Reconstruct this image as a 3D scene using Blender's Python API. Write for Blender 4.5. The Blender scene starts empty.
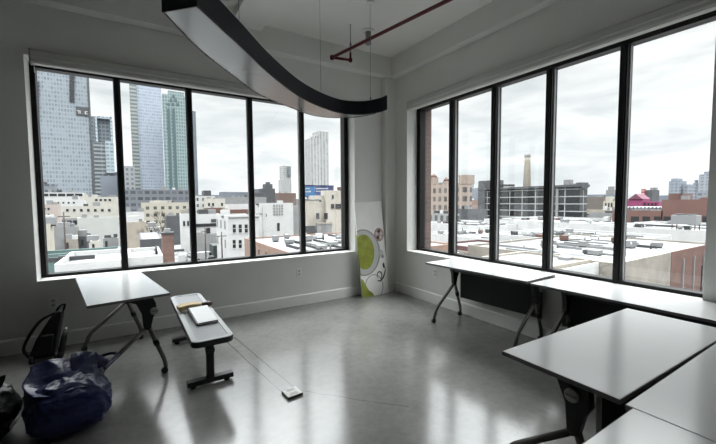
import bpy, bmesh, math, random
from mathutils import Vector, Matrix, noise
random.seed(7)
S = bpy.context.scene
COL = S.collection
PI = math.pi

# ------------------------------------------------------------------ camera
CAM = Vector((-3.6326, -4.7678, 1.5))
YAW, PIT, ROLL, F = 1.0148, 0.0592, -0.0069, 356.49
fw = Vector((math.cos(YAW)*math.cos(PIT), math.sin(YAW)*math.cos(PIT), -math.sin(PIT)))
rt = Vector((math.sin(YAW), -math.cos(YAW), 0))
up = rt.cross(fw)
R2 = math.cos(ROLL)*rt + math.sin(ROLL)*up
U2 = -math.sin(ROLL)*rt + math.cos(ROLL)*up
cd = bpy.data.cameras.new('camera')
cd.sensor_width = 36; cd.lens = F*36/716; cd.clip_end = 5000; cd.clip_start = 0.05
cam = bpy.data.objects.new('camera', cd); COL.objects.link(cam)
m = Matrix((R2, U2, -fw)).transposed().to_4x4(); m.translation = CAM
cam.matrix_world = m
S.camera = cam
S.view_settings.view_transform = 'Standard'; S.view_settings.look = 'None'
S.view_settings.gamma = 1; S.view_settings.use_curve_mapping = False
S.view_settings.exposure = 0.15
S.cycles.max_bounces = 14; S.cycles.diffuse_bounces = 8; S.cycles.glossy_bounces = 4
S.cycles.transparent_max_bounces = 12; S.cycles.caustics_reflective = False
S.cycles.sample_clamp_indirect = 6

def dirp(px, py):
    return fw + R2*((px-358)/F) - U2*((py-222)/F)
def sight(px, py, axis, val):
    """world point where the sight line of the surveyed pixel meets the plane axis=val"""
    d = dirp(px, py); t = (val-CAM[axis])/d[axis]
    return CAM + d*t

# ------------------------------------------------------------------ materials
def new_mat(name):
    m = bpy.data.materials.new(name); m.use_nodes = True
    return m, m.node_tree.nodes, m.node_tree.links, m.node_tree.nodes['Principled BSDF']
ALB = 1.0
def rgb(c): return (c[0]*ALB, c[1]*ALB, c[2]*ALB, 1)
def mat(name, col, rough=.6, metal=0, spec=.5, var=0, scale=8, bump=0, bscale=None, detail=4, coat=0):
    m, N, L, b = new_mat(name)
    b.inputs['Base Color'].default_value = rgb(col); b.inputs['Roughness'].default_value = rough
    b.inputs['Metallic'].default_value = metal; b.inputs['Specular IOR Level'].default_value = spec
    b.inputs['Coat Weight'].default_value = coat
    if var or bump:
        tc = N.new('ShaderNodeTexCoord')
        nz = N.new('ShaderNodeTexNoise'); nz.inputs['Scale'].default_value = scale; nz.inputs['Detail'].default_value = detail
        L.new(tc.outputs['Object'], nz.inputs['Vector'])
        if var:
            r = N.new('ShaderNodeValToRGB'); e = r.color_ramp.elements
            e[0].position = .3; e[1].position = .7
            e[0].color = rgb([max(0, c*(1-var)) for c in col]); e[1].color = rgb([min(1, c*(1+var)) for c in col])
            L.new(nz.outputs['Fac'], r.inputs['Fac']); L.new(r.outputs['Color'], b.inputs['Base Color'])
        if bump:
            n2 = N.new('ShaderNodeTexNoise'); n2.inputs['Scale'].default_value = bscale or scale; n2.inputs['Detail'].default_value = 5
            L.new(tc.outputs['Object'], n2.inputs['Vector'])
            bp = N.new('ShaderNodeBump'); bp.inputs['Strength'].default_value = bump; bp.inputs['Distance'].default_value = .02
            L.new(n2.outputs['Fac'], bp.inputs['Height']); L.new(bp.outputs['Normal'], b.inputs['Normal'])
    return m

def brick_mat(name, c1, c2, mortar, scale=1.0, bw=.22, bh=.075):
    m, N, L, b = new_mat(name)
    b.inputs['Roughness'].default_value = .9
    tc = N.new('ShaderNodeTexCoord'); sep = N.new('ShaderNodeSeparateXYZ'); L.new(tc.outputs['Object'], sep.inputs[0])
    ad = N.new('ShaderNodeMath'); ad.operation = 'ADD'; L.new(sep.outputs['X'], ad.inputs[0]); L.new(sep.outputs['Y'], ad.inputs[1])
    cb = N.new('ShaderNodeCombineXYZ'); L.new(ad.outputs[0], cb.inputs['X']); L.new(sep.outputs['Z'], cb.inputs['Y'])
    t = N.new('ShaderNodeTexBrick'); L.new(cb.outputs[0], t.inputs['Vector'])
    t.inputs['Scale'].default_value = scale; t.inputs['Brick Width'].default_value = bw; t.inputs['Row Height'].default_value = bh
    t.inputs['Mortar Size'].default_value = .008; t.inputs['Color1'].default_value = rgb(c1); t.inputs['Color2'].default_value = rgb(c2); t.inputs['Mortar'].default_value = rgb(mortar)
    nz = N.new('ShaderNodeTexNoise'); nz.inputs['Scale'].default_value = .6; nz.inputs['Detail'].default_value = 6; L.new(tc.outputs['Object'], nz.inputs['Vector'])
    mr = N.new('ShaderNodeMapRange'); mr.inputs[1].default_value = .3; mr.inputs[2].default_value = .7; mr.inputs[3].default_value = .75; mr.inputs[4].default_value = 1.2
    L.new(nz.outputs['Fac'], mr.inputs[0])
    mx = N.new('ShaderNodeMix'); mx.data_type = 'RGBA'; mx.blend_type = 'MULTIPLY'; mx.inputs[0].default_value = 1
    L.new(t.outputs['Color'], mx.inputs[6]); L.new(mr.outputs[0], mx.inputs[7]); L.new(mx.outputs[2], b.inputs['Base Color'])
    return m

def facade(name, wall, glass, sx, sz, fwid=.6, fhei=.6, var=.4, ox=.0, oz=.0, grough=.25, lit=0.0, wvar=.08, band=None):
    """wall with a regular grid of windows; each window has its own tone (blinds up or down)"""
    m, N, L, b = new_mat(name)
    def M(op, a, c=None):
        n = N.new('ShaderNodeMath'); n.operation = op
        for i, v in enumerate((a, c)):
            if v is None: continue
            if isinstance(v, (int, float)): n.inputs[i].default_value = v
            else: L.new(v, n.inputs[i])
        return n.outputs[0]
    tc = N.new('ShaderNodeTexCoord'); sep = N.new('ShaderNodeSeparateXYZ'); L.new(tc.outputs['Object'], sep.inputs[0])
    ns = N.new('ShaderNodeSeparateXYZ'); L.new(tc.outputs['Normal'], ns.inputs[0])
    nx = M('GREATER_THAN', M('ABSOLUTE', ns.outputs['X']), .5)
    nzz = M('LESS_THAN', M('ABSOLUTE', ns.outputs['Z']), .5)
    u = M('ADD', M('MULTIPLY', sep.outputs['Y'], nx), M('MULTIPLY', sep.outputs['X'], M('SUBTRACT', 1, nx)))
    us = M('ADD', M('DIVIDE', u, sx), ox+500); vs = M('ADD', M('DIVIDE', sep.outputs['Z'], sz), oz+500)
    iu = M('FLOOR', us); iv = M('FLOOR', vs); fu = M('FRACT', us); fv = M('FRACT', vs)
    inu = M('LESS_THAN', M('ABSOLUTE', M('SUBTRACT', fu, .5)), fwid/2)
    inv = M('LESS_THAN', M('ABSOLUTE', M('SUBTRACT', fv, .5)), fhei/2)
    mask = M('MULTIPLY', M('MULTIPLY', inu, inv), nzz)
    cb = N.new('ShaderNodeCombineXYZ'); L.new(iu, cb.inputs['X']); L.new(iv, cb.inputs['Y']); L.new(nx, cb.inputs['Z'])
    wn = N.new('ShaderNodeTexWhiteNoise'); wn.noise_dimensions = '3D'; L.new(cb.outputs[0], wn.inputs['Vector'])
    cell = M('ADD', 1-var, M('MULTIPLY', wn.outputs['Value'], 2*var))
    gl = N.new('ShaderNodeMix'); gl.data_type = 'RGBA'; gl.blend_type = 'MULTIPLY'; gl.inputs[0].default_value = 1
    gl.inputs[6].default_value = rgb(glass); L.new(cell, gl.inputs[7])
    nz = N.new('ShaderNodeTexNoise'); nz.inputs['Scale'].default_value = .15; nz.inputs['Detail'].default_value = 5; L.new(tc.outputs['Object'], nz.inputs['Vector'])
    wl = N.new('ShaderNodeMix'); wl.data_type = 'RGBA'; wl.blend_type = 'MULTIPLY'; wl.inputs[0].default_value = 1
    wl.inputs[6].default_value = rgb(wall)
    L.new(M('ADD', 1-wvar, M('MULTIPLY', nz.outputs['Fac'], 2*wvar)), wl.inputs[7])
    mx = N.new('ShaderNodeMix'); mx.data_type = 'RGBA'; L.new(mask, mx.inputs[0]); L.new(wl.outputs[2], mx.inputs[6]); L.new(gl.outputs[2], mx.inputs[7])
    L.new(mx.outputs[2], b.inputs['Base Color'])
    L.new(M('SUBTRACT', .8, M('MULTIPLY', mask, .8-grough)), b.inputs['Roughness'])
    return m

# ------------------------------------------------------------------ mesh builder
class MB:
    def __init__(s): s.bm = bmesh.new()
    def box(s, x0, x1, y0, y1, z0, z1, mi=0):
        v = [s.bm.verts.new(p) for p in ((x0,y0,z0),(x1,y0,z0),(x1,y1,z0),(x0,y1,z0),(x0,y0,z1),(x1,y0,z1),(x1,y1,z1),(x0,y1,z1))]
        for f in ((3,2,1,0),(4,5,6,7),(0,1,5,4),(1,2,6,5),(2,3,7,6),(3,0,4,7)):
            s.bm.faces.new([v[i] for i in f]).material_index = mi
        return s
    def prism(s, poly, a, b, fn, mi=0):
        """extrude the 2-D polygon between a and b; fn(u,v,t) -> point"""
        A = [s.bm.verts.new(fn(u, v, a)) for u, v in poly]; B = [s.bm.verts.new(fn(u, v, b)) for u, v in poly]
        n = len(poly)
        fs = [s.bm.faces.new(A[::-1]), s.bm.faces.new(B)]
        for i in range(n): fs.append(s.bm.faces.new((A[i], A[(i+1)%n], B[(i+1)%n], B[i])))
        for f in fs: f.material_index = mi
        return s
    def tube(s, pts, r, seg=10, cap=True, smooth=True):
        pts = [Vector(p) for p in pts]; rings = []
        rr = r if isinstance(r, (list, tuple)) else [r]*len(pts)
        ref = None
        for i, p in enumerate(pts):
            t = (pts[min(i+1, len(pts)-1)]-pts[max(i-1, 0)]).normalized()
            if ref is None:
                ref = Vector((0,0,1)) if abs(t.z) < .9 else Vector((1,0,0))
            a = (ref - t*ref.dot(t)).normalized(); ref = a; b = t.cross(a)
            rings.append([s.bm.verts.new(p + (a*math.cos(2*PI*k/seg)+b*math.sin(2*PI*k/seg))*rr[i]) for k in range(seg)])
        for A, B in zip(rings, rings[1:]):
            for k in range(seg):
                f = s.bm.faces.new((A[k], A[(k+1)%seg], B[(k+1)%seg], B[k])); f.smooth = smooth
        if cap: s.bm.faces.new(rings[0][::-1]); s.bm.faces.new(rings[-1])
        return s
    def lathe(s, prof, c=(0,0,0), seg=20, smooth=True):
        c = Vector(c); rings = []
        for r, z in prof:
            rings.append([s.bm.verts.new(c+Vector((r*math.cos(2*PI*k/seg), r*math.sin(2*PI*k/seg), z))) for k in range(seg)])
        for A, B in zip(rings, rings[1:]):
            for k in range(seg):
                f = s.bm.faces.new((A[k], A[(k+1)%seg], B[(k+1)%seg], B[k])); f.smooth = smooth
        s.bm.faces.new(rings[0][::-1]); s.bm.faces.new(rings[-1])
        return s
    def build(s, name, m, parent=None, bevel=0, loc=None, rz=0, seg=2):
        bmesh.ops.recalc_face_normals(s.bm, faces=s.bm.faces[:])
        me = bpy.data.meshes.new(name); s.bm.to_mesh(me); s.bm.free()
        for x in (m if isinstance(m, (list, tuple)) else [m]): me.materials.append(x)
        o = bpy.data.objects.new(name, me); COL.objects.link(o)
        if parent: o.parent = parent
        if loc: o.location = loc
        if rz: o.rotation_euler.z = rz
        if bevel:
            md = o.modifiers.new('bevel', 'BEVEL'); md.width = bevel; md.segments = seg; md.limit_method = 'ANGLE'
        return o
def fillet(pts, r, n=5):
    """round the inner corners of a polyline"""
    pts = [Vector(p) for p in pts]; out = [pts[0]]
    for a, b, c in zip(pts, pts[1:], pts[2:]):
        d1 = (a-b); d2 = (c-b); q = min(r, d1.length*.45, d2.length*.45)
        p1 = b+d1.normalized()*q; p2 = b+d2.normalized()*q
        for i in range(n+1):
            t = i/n; out.append(p1*(1-t)**2 + b*2*t*(1-t) + p2*t*t)
    out.append(pts[-1]); return out
def tag(o, label, cat, group=None, kind=None):
    if label: o['label'] = label
    if cat: o['category'] = cat
    if group: o['group'] = group
    if kind: o['kind'] = kind
    return o
def thing(name, label, cat, loc=(0,0,0), rz=0, group=None):
    o = bpy.data.objects.new(name, None); COL.objects.link(o); o.empty_display_size = .1
    o.location = loc; o.rotation_euler.z = rz
    return tag(o, label, cat, group)
def struct(o):
    o['kind'] = 'structure'; return o
def copy_tree(o, parent=None):
    c = o.copy(); COL.objects.link(c)
    if parent: c.parent = parent
    for ch in list(o.children): copy_tree(ch, c)
    return c

# ------------------------------------------------------------------ room materials
M_wall = mat('painted_wall', (.74,.74,.71), .75, var=.02, scale=3)
M_ceil = mat('painted_ceiling', (.72,.71,.68), .85, var=.02, scale=2)
M_trim = mat('painted_trim', (.80,.80,.78), .45)
M_grey = mat('office_wall', (.22,.22,.215), .8)
M_frame = mat('black_window_metal', (.006,.006,.006), .45, spec=.25)
M_shade = mat('grey_shade_fascia', (.50,.50,.47), .55)
M_black = mat('black_plastic', (.012,.012,.013), .45)
M_pipe = mat('red_sprinkler_paint', (.085,.006,.012), .45, spec=.3)
M_white = mat('white_plastic', (.75,.75,.73), .4)
M_dark = mat('dark_slot', (.02,.02,.02), .6)

def floor_mat():
    m, N, L, b = new_mat('polished_concrete')
    tc = N.new('ShaderNodeTexCoord')
    def nz(sc, det, rough=.6):
        n = N.new('ShaderNodeTexNoise'); n.inputs['Scale'].default_value = sc; n.inputs['Detail'].default_value = det
        n.inputs['Roughness'].default_value = rough; L.new(tc.outputs['Object'], n.inputs['Vector']); return n.outputs['Fac']
    r = N.new('ShaderNodeValToRGB'); e = r.color_ramp.elements
    e[0].position = .28; e[0].color = rgb((.155,.153,.145)); e[1].position = .74; e[1].color = rgb((.31,.307,.292))
    mxf = N.new('ShaderNodeMath'); mxf.operation = 'MULTIPLY_ADD'; mxf.inputs[1].default_value = .55
    h = N.new('ShaderNodeMath'); h.operation = 'MULTIPLY'; h.inputs[1].default_value = .45
    L.new(nz(14, 8, .7), h.inputs[0]); L.new(nz(1.6, 6), mxf.inputs[0]); L.new(h.outputs[0], mxf.inputs[2])
    L.new(mxf.outputs[0], r.inputs['Fac'])
    # saw cuts of the patched trench that feeds the floor box, and one hairline crack
    sep = N.new('ShaderNodeSeparateXYZ'); L.new(tc.outputs['Object'], sep.inputs[0])
    def M(op, a, c=None):
        n = N.new('ShaderNodeMath'); n.operation = op
        for i, v in enumerate((a, c)):
            if v is None: continue
            if isinstance(v, (int, float)): n.inputs[i].default_value = v
            else: L.new(v, n.inputs[i])
        return n.outputs[0]
    wob = M('MULTIPLY', M('SUBTRACT', nz(6, 3), .5), .02)
    xx = M('ADD', M('ADD', sep.outputs['X'], M('MULTIPLY', sep.outputs['Y'], .115)), wob)
    l1 = M('LESS_THAN', M('ABSOLUTE', M('SUBTRACT', xx, -2.958)), .005)
    l2 = M('LESS_THAN', M('ABSOLUTE', M('SUBTRACT', xx, -2.848)), .005)
    yr = M('MULTIPLY', M('GREATER_THAN', sep.outputs['Y'], -2.13), M('LESS_THAN', sep.outputs['Y'], -.75))
    cut = M('MULTIPLY', M('MAXIMUM', l1, l2), yr)
    ck = M('ADD', M('ADD', M('MULTIPLY', sep.outputs['X'], 1.1), sep.outputs['Y']), M('MULTIPLY', wob, 3))
    crack = M('MULTIPLY', M('LESS_THAN', M('ABSOLUTE', M('ADD', ck, 5.03)), .004), M('MULTIPLY', M('GREATER_THAN', sep.outputs['X'], -2.62), M('LESS_THAN', sep.outputs['X'], -2.0)))
    mask = M('MULTIPLY', M('MAXIMUM', cut, crack), .75)
    mx = N.new('ShaderNodeMix'); mx.data_type = 'RGBA'; L.new(mask, mx.inputs[0]); L.new(r.outputs['Color'], mx.inputs[6]); mx.inputs[7].default_value = rgb((.03,.03,.03))
    L.new(mx.outputs[2], b.inputs['Base Color'])
    mr = N.new('ShaderNodeMapRange'); mr.inputs[1].default_value = .1; mr.inputs[2].default_value = .9; mr.inputs[3].default_value = .11; mr.inputs[4].default_value = .21
    L.new(nz(3.5, 6), mr.inputs[0]); L.new(mr.outputs[0], b.inputs['Roughness'])
    b.inputs['Specular IOR Level'].default_value = 1.0
    bp = N.new('ShaderNodeBump'); bp.inputs['Strength'].default_value = .05; bp.inputs['Distance'].default_value = .008
    L.new(nz(26, 4), bp.inputs['Height']); L.new(bp.outputs['Normal'], b.inputs['Normal'])
    return m
M_floor = floor_mat()

def glass_mat():
    m, N, L, b = new_mat('window_glass'); N.remove(b)
    t = N.new('ShaderNodeBsdfTransparent'); t.inputs[0].default_value = (.985,.99,.988,1)
    g = N.new('ShaderNodeBsdfGlossy'); g.inputs['Roughness'].default_value = 0.0
    lw = N.new('ShaderNodeLayerWeight'); lw.inputs['Blend'].default_value = .5
    pw = N.new('ShaderNodeMath'); pw.operation = 'POWER'; pw.inputs[1].default_value = 5; L.new(lw.outputs['Facing'], pw.inputs[0])
    fr = N.new('ShaderNodeMath'); fr.operation = 'MULTIPLY_ADD'; fr.inputs[1].default_value = .96; fr.inputs[2].default_value = .04; L.new(pw.outputs[0], fr.inputs[0])
    mx = N.new('ShaderNodeMixShader'); L.new(fr.outputs[0], mx.inputs[0]); L.new(t.outputs[0], mx.inputs[1]); L.new(g.outputs[0], mx.inputs[2])
    L.new(mx.outputs[0], N['Material Output'].inputs['Surface'])
    return m
M_glass = glass_mat()

# ------------------------------------------------------------------ room shell
H = 3.75
XW, YB = -7.6, -8.6
def sbox(name, mt, *b, bevel=0):
    return struct(MB().box(*b).build(name, mt, bevel=bevel))
sbox('floor', M_floor, XW-.2, .35, YB-.2, .35, -.3, 0)
sbox('ceiling', M_ceil, XW-.2, .35, YB-.2, .35, H, H+.3)
# left wall (y = 0) with its window opening
WL0, WL1, WZ0, WZ1 = -4.517, -.723, .70, 2.96
o = MB()
o.box(XW, WL0, 0, .35, 0, H); o.box(WL1, .35, 0, .35, 0, H); o.box(WL0, WL1, 0, .35, 0, WZ0); o.box(WL0, WL1, 0, .35, WZ1, H)
struct(o.build('wall_left', M_wall))
WR0, WR1 = -3.88, -.391
o = MB()
o.box(0, .35, YB, WR0, 0, H); o.box(0, .35, WR1, 0, 0, H); o.box(0, .35, WR0, WR1, 0, WZ0); o.box(0, .35, WR0, WR1, WZ1, H)
struct(o.build('wall_right', M_wall))
sbox('wall_back', M_grey, XW-.2, .35, YB-.2, YB, 0, H)
sbox('wall_far_left', M_grey, XW-.2, XW, YB, .35, 0, H)
sbox('trim_1', M_wall, -.2, 0, -.10, 0, 0, H)                   # boxed chase in the corner
# brick outer leaf of the building round both openings
M_obrick = brick_mat('outer_brick', (.085,.05,.042), (.12,.07,.058), (.10,.09,.085))
o = MB()
o.box(.35, .56, WR1+.05, .56, -14, 6); o.box(.35, .56, WR0, WR1+.05, -14, WZ0-.03); o.box(.35, .56, YB, WR0-.05, -14, 6); o.box(.35, .56, WR0-.05, WR1+.05, WZ1+.05, 6)
o.box(XW, WL0-.05, .35, .56, -14, 6); o.box(WL1+.06, .35, .35, .56, -14, 6); o.box(WL0-.05, WL1+.06, .35, .56, -14, WZ0-.03); o.box(WL0-.05, WL1+.06, .35, .56, WZ1+.05, 6)
struct(o.build('trim_2', M_obrick))
# perimeter and cross beams
struct(MB().box(XW, 0, -.15, 0, 3.46, H).build('ceiling_beam', M_wall))
struct(MB().box(-.12, 0, YB, -.15, 3.46, H).build('ceiling_beam', M_wall))
struct(MB().box(-2.57, -2.2, YB, -.15, 3.66, H).build('ceiling_beam', M_ceil))
# baseboards with an eased top edge
bb = MB(); pr = [(0,0),(.016,0),(.016,.138),(.006,.152),(0,.152)]
bb.prism(pr, XW, -.2, lambda u, v, t: (t, -u, v))
struct(bb.build('baseboard_left', M_trim))
bb = MB(); bb.prism(pr, YB, -.1, lambda u, v, t: (-u, t, v))
struct(bb.build('baseboard_right', M_trim))
bb = MB(); bb.prism(pr, -.216, -.016, lambda u, v, t: (t, -.1-u, v)); bb.prism(pr, -.1, -.016, lambda u, v, t: (-.2-u, t, v))
struct(bb.build('baseboard_corner', M_trim))

M_bead = mat('grey_glazing_bead', (.30,.30,.30), .4)
def window(name, horiz, a0, a1, bars, jamb):
    """a0..a1 opening along the wall, bars = front faces of the mullions; frame sits .2 m behind the wall face"""
    w = bpy.data.objects.new(name, None); COL.objects.link(w); struct(w)
    def bx(mb, u0, u1, d0, d1, z0, z1):
        if horiz: mb.box(u0, u1, d0, d1, z0, z1)
        else: mb.box(d0, d1, u0, u1, z0, z1)
    f = MB()
    bx(f, a0, a0+jamb[0], .20, .31, WZ0, WZ1); bx(f, a1-jamb[1], a1, .20, .31, WZ0, WZ1)
    bx(f, a0+jamb[0], a1-jamb[1], .20, .31, WZ0, WZ0+.035); bx(f, a0+jamb[0], a1-jamb[1], .20, .31, WZ1-.06, WZ1)
    f.build('window_frame', M_frame, w, bevel=.004)
    for b0, b1 in bars:
        q = MB(); bx(q, b0, b1, .20, .31, WZ0+.035, WZ1-.06)
        bx(q, b0+.012, b1-.012, .185, .20, WZ0+.035, WZ1-.06)
        mu = q.build('mullion', M_frame, w, bevel=.003)
        q = MB(); bx(q, b0-.010, b0, .235, .262, WZ0+.035, WZ1-.06); q.build('glazing_bead', M_bead, mu)
    edges = [a0+jamb[0]] + [v for b in bars for v in b] + [a1-jamb[1]]
    for i in range(0, len(edges), 2):
        g = MB(); bx(g, edges[i], edges[i+1], .265, .273, WZ0+.035, WZ1-.06)
        g.build('pane', M_glass, w)
window('window_1', True, WL0, WL1, [(-3.797,-3.737),(-3.05,-2.987),(-2.294,-2.232),(-1.536,-1.474)], (.045,.07))
window('window_2', False, WR0, WR1, [(-3.251,-3.188),(-2.557,-2.491),(-1.856,-1.786),(-1.155,-1.08)], (.05,.075))
# sill stools (painted)
sbox('trim_3', M_trim, WL0, WL1, 0, .2, WZ0-.001, WZ0+.004)
sbox('trim_4', M_trim, 0, .2, WR0, WR1, WZ0-.001, WZ0+.004)

# ------------------------------------------------------------------ roller shade cassettes
def shade(label, a0, a1, fn):
    t = thing('roller_shade', label, 'roller shade')
    pr = [(0,2.995),(.075,2.995),(.088,2.98),(.088,2.925),(.080,2.915),(.080,2.885),(.066,2.866),(0,2.866)]
    MB().prism(pr, a0+.012, a1-.012, fn).build('fascia', M_shade, t)
    pe = [(0,3.0),(.078,3.0),(.092,2.985),(.092,2.88),(.07,2.858),(0,2.858)]
    for e in (a0, a1-.012): MB().prism(pe, e, e+.012, fn).build('end_cap', M_grey if e == a0 and a0 < -4.3 and a1 > -2 else M_shade, t)
    ch = MB(); ch.tube([fn(.05, 2.87, a0+.03), fn(.05, 2.78, a0+.03)], .004, 6); ch.build('pull_chain', M_white, t)
    return t
shade('long grey roller shade cassette above the left window', -4.46, -.74, lambda u, v, t: (t, -u-.004, v))
shade('long grey roller shade cassette above the right window', -4.75, -.50, lambda u, v, t: (-u-.004, t, v))

# ------------------------------------------------------------------ wall outlets
def outlet(label, fn, face=M_white):
    t = thing('wall_outlet', label, 'outlet', group='wall outlets')
    MB().prism([(-.036,-.058),(.036,-.058),(.036,.058),(-.036,.058)], 0, .007, fn).build('cover_plate', M_trim, t, bevel=.002)
    for dz in (-.024, .024):
        r = MB().prism([(.017*math.cos(a), dz+.015*math.sin(a)) for a in [k*PI/6 for k in range(12)]], .007, .010, fn).build('receptacle', M_shade, t)
        MB().prism([(-.008,dz-.005),(-.004,dz-.005),(-.004,dz+.006),(-.008,dz+.006)], .010, .0108, fn).prism([(.004,dz-.005),(.008,dz-.005),(.008,dz+.006),(.004,dz+.006)], .010, .0108, fn).build('slot', M_dark, r)
outlet('white wall outlet below the right part of the left window', lambda u, v, t: (-1.676+u, -t, .476+v))
outlet('white wall outlet low on the left wall above the black bag', lambda u, v, t: (-4.40+u, -t, .466+v))
outlet('white wall outlet under the right window near the corner', lambda u, v, t: (-t, -1.021+u, .452+v))

# ------------------------------------------------------------------ folding training tables
M_top = mat('white_laminate', (.91,.92,.92), .16, spec=1.0, var=.012, scale=5)
M_edge = mat('grey_edge_band', (.19,.19,.185), .5)
M_leg = mat('table_leg_metal', (.15,.14,.125), .38, metal=.2)
M_cast = mat('black_casting', (.01,.01,.01), .4)
M_modesty = mat('black_modesty_panel', (.012,.013,.014), .75)
M_rubber = mat('caster_rubber', (.02,.02,.02), .6)
M_steel = mat('brushed_steel_disc', (.40,.40,.36), .4, metal=.6)
def table(label, loc, rz, W, Lh, flip=1, modesty=True, hub=.177, hubz=.575, ends=(1, -1), skirt_w=.2, dw=0.0, pin=.165):
    """local x = width (w, long leg at -w, short leg and panel at +w), local y = length; origin on the floor under the middle"""
    t = thing('folding_table', label, 'table', loc, rz, 'white folding tables')
    hw, hl = W/2, Lh/2
    tp = MB().box(-hw+.002, hw-.002, -hl+.002, hl-.002, .709, .732).build('tabletop', M_top, t, bevel=.002)
    e = MB(); e.box(-hw, hw, -hl, -hl+.002, .710, .7305); e.box(-hw, hw, hl-.002, hl, .710, .7305); e.box(-hw, -hw+.002, -hl+.002, hl-.002, .710, .7305); e.box(hw-.002, hw, -hl+.002, hl-.002, .710, .7305)
    e.build('edge_band', M_edge, t)
    k = flip
    P = lambda w, y, z: (k*(w+dw), y, z)
    Q = lambda u, v, q: (k*(u+dw), q, v)
    MB().box(min(k*(.08+dw), k*(.15+dw)), max(k*(.08+dw), k*(.15+dw)), -hl+.14, hl-.14, .60, .655).build('crossbeam', M_cast, t, bevel=.006)
    for s in ends:
        y = s*(hl-.125)
        br = MB().prism([(-.02,.709),(.165,.709),(.195,.64),(.20,.575),(.172,.52),(.15,.43),(.125,.415),(.10,.44),(.09,.56),(.05,.655),(-.02,.685)], y-.022, y+.022, Q).build('bracket', M_cast, t, bevel=.004)
        yo = y+s*.022
        dk = MB(); a = [(hub+.032*math.cos(j*PI/8), hubz+.032*math.sin(j*PI/8)) for j in range(16)]
        dk.prism(a, min(yo, yo+s*.016), max(yo, yo+s*.016), lambda u, v, q: (k*u, q, v)); d_ = dk.build('release_knob', M_steel, t, bevel=.003)
        MB().prism([(hub-.026,hubz-.005),(hub+.026,hubz-.005),(hub+.026,hubz+.005),(hub-.026,hubz+.005)], min(yo+s*.016, yo+s*.02), max(yo+s*.016, yo+s*.02), lambda u, v, q: (k*u, q, v)).build('grip_bar', M_edge, d_)
        lg = MB().tube([P(*q) for q in [(w_, y, z_) for w_, z_ in [(v.x, v.y) for v in fillet([(.135,.445,0),(-.2,.165,0),(-.236,.055,0)], .07)]]], .0185, 10).build('leg', M_leg, t)
        sh = MB().tube([P(v.x, y, v.y) for v in fillet([(.13,.47,0),(.185,.30,0),(.25,.115,0),(.256,.055,0)], .04)], .0185, 10)
        sl = sh.build('leg', M_leg, t)
        MB().tube([P(.181,y,.315), P(.196,y,.268)], .024, 10).build('collar', M_cast, sl)
        for lo, w_ in ((lg, -.236), (sl, .256)):
            MB().tube([P(w_, y, .07), P(w_, y, .03)], .014, 8).build('caster_fork', M_cast, lo)
            MB().tube([P(w_-.012, y-.016, .026), P(w_-.012, y+.016, .026)], .026, 14).build('caster_wheel', M_rubber, lo)
    if modesty:
        MB().prism([(skirt_w,.70),(skirt_w+.012,.70),(skirt_w+.022,.25),(skirt_w+.010,.25)], -hl+.10, hl-pin, Q).build('modesty_panel', M_modesty, t, bevel=.003)
        MB().prism([(skirt_w-.004,.70),(skirt_w+.016,.70),(skirt_w+.026,.242),(skirt_w+.006,.242)], hl-pin, hl-pin+.006, Q).build('panel_edge', M_steel, t)
    return t
A = math.radians
table('white folding table under the left window beside the metal bench', (-3.80,-.79,0), A(9.4), .565, 1.30, 1, modesty=False)
table('white folding table under the right window, farthest from the camera', (-.308,-2.12,0), A(3.2), .53, 1.31, 1)
table('white folding table along the right window, second from the corner', (-.295,-3.50,0), A(0.6), .54, 1.32, 1, pin=.05)
table('white folding table crosswise in front of the window tables, knob showing', (-1.40,-3.918,0), A(90)+A(-.8), .525, 1.36, -1, hub=.035, hubz=.612, dw=-.09)
table('white folding table in the right foreground behind the seam', (-1.425,-4.475,0), A(90), .56, 1.36, -1, modesty=False)
table('white folding table nearest the camera, cut by the bottom edge', (-2.405,-4.92,0), A(0), .60, 1.40, -1, modesty=False)

# ------------------------------------------------------------------ perforated bench
M_rim = mat('bench_grey_coating', (.55,.56,.57), .3, spec=.6)
M_bside = mat('bench_dark_edge', (.03,.031,.033), .4)  # seat skirt: same coating as the rim, its shade put into the colour
def perf_mat():
    m, N, L, b = new_mat('perforated_sheet')
    b.inputs['Base Color'].default_value = rgb((.52,.53,.55)); b.inputs['Roughness'].default_value = .3
    tc = N.new('ShaderNodeTexCoord'); mp = N.new('ShaderNodeMapping'); mp.inputs['Rotation'].default_value[2] = PI/4; mp.inputs['Scale'].default_value = (48,48,48)
    L.new(tc.outputs['Object'], mp.inputs['Vector'])
    fr = N.new('ShaderNodeVectorMath'); fr.operation = 'FRACTION'; L.new(mp.outputs[0], fr.inputs[0])
    sb = N.new('ShaderNodeVectorMath'); sb.operation = 'SUBTRACT'; sb.inputs[1].default_value = (.5,.5,0); L.new(fr.outputs[0], sb.inputs[0])
    mu = N.new('ShaderNodeVectorMath'); mu.operation = 'MULTIPLY'; mu.inputs[1].default_value = (1,1,0); L.new(sb.outputs[0], mu.inputs[0])
    ln = N.new('ShaderNodeVectorMath'); ln.operation = 'LENGTH'; L.new(mu.outputs[0], ln.inputs[0])
    lt = N.new('ShaderNodeMath'); lt.operation = 'LESS_THAN'; lt.inputs[1].default_value = .30; L.new(ln.outputs['Value'], lt.inputs[0])
    tr = N.new('ShaderNodeBsdfTransparent'); mx = N.new('ShaderNodeMixShader')
    L.new(lt.outputs[0], mx.inputs[0]); L.new(b.outputs[0], mx.inputs[1]); L.new(tr.outputs[0], mx.inputs[2])
    L.new(mx.outputs[0], N['Material Output'].inputs['Surface'])
    return m
M_perf = perf_mat()
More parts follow.
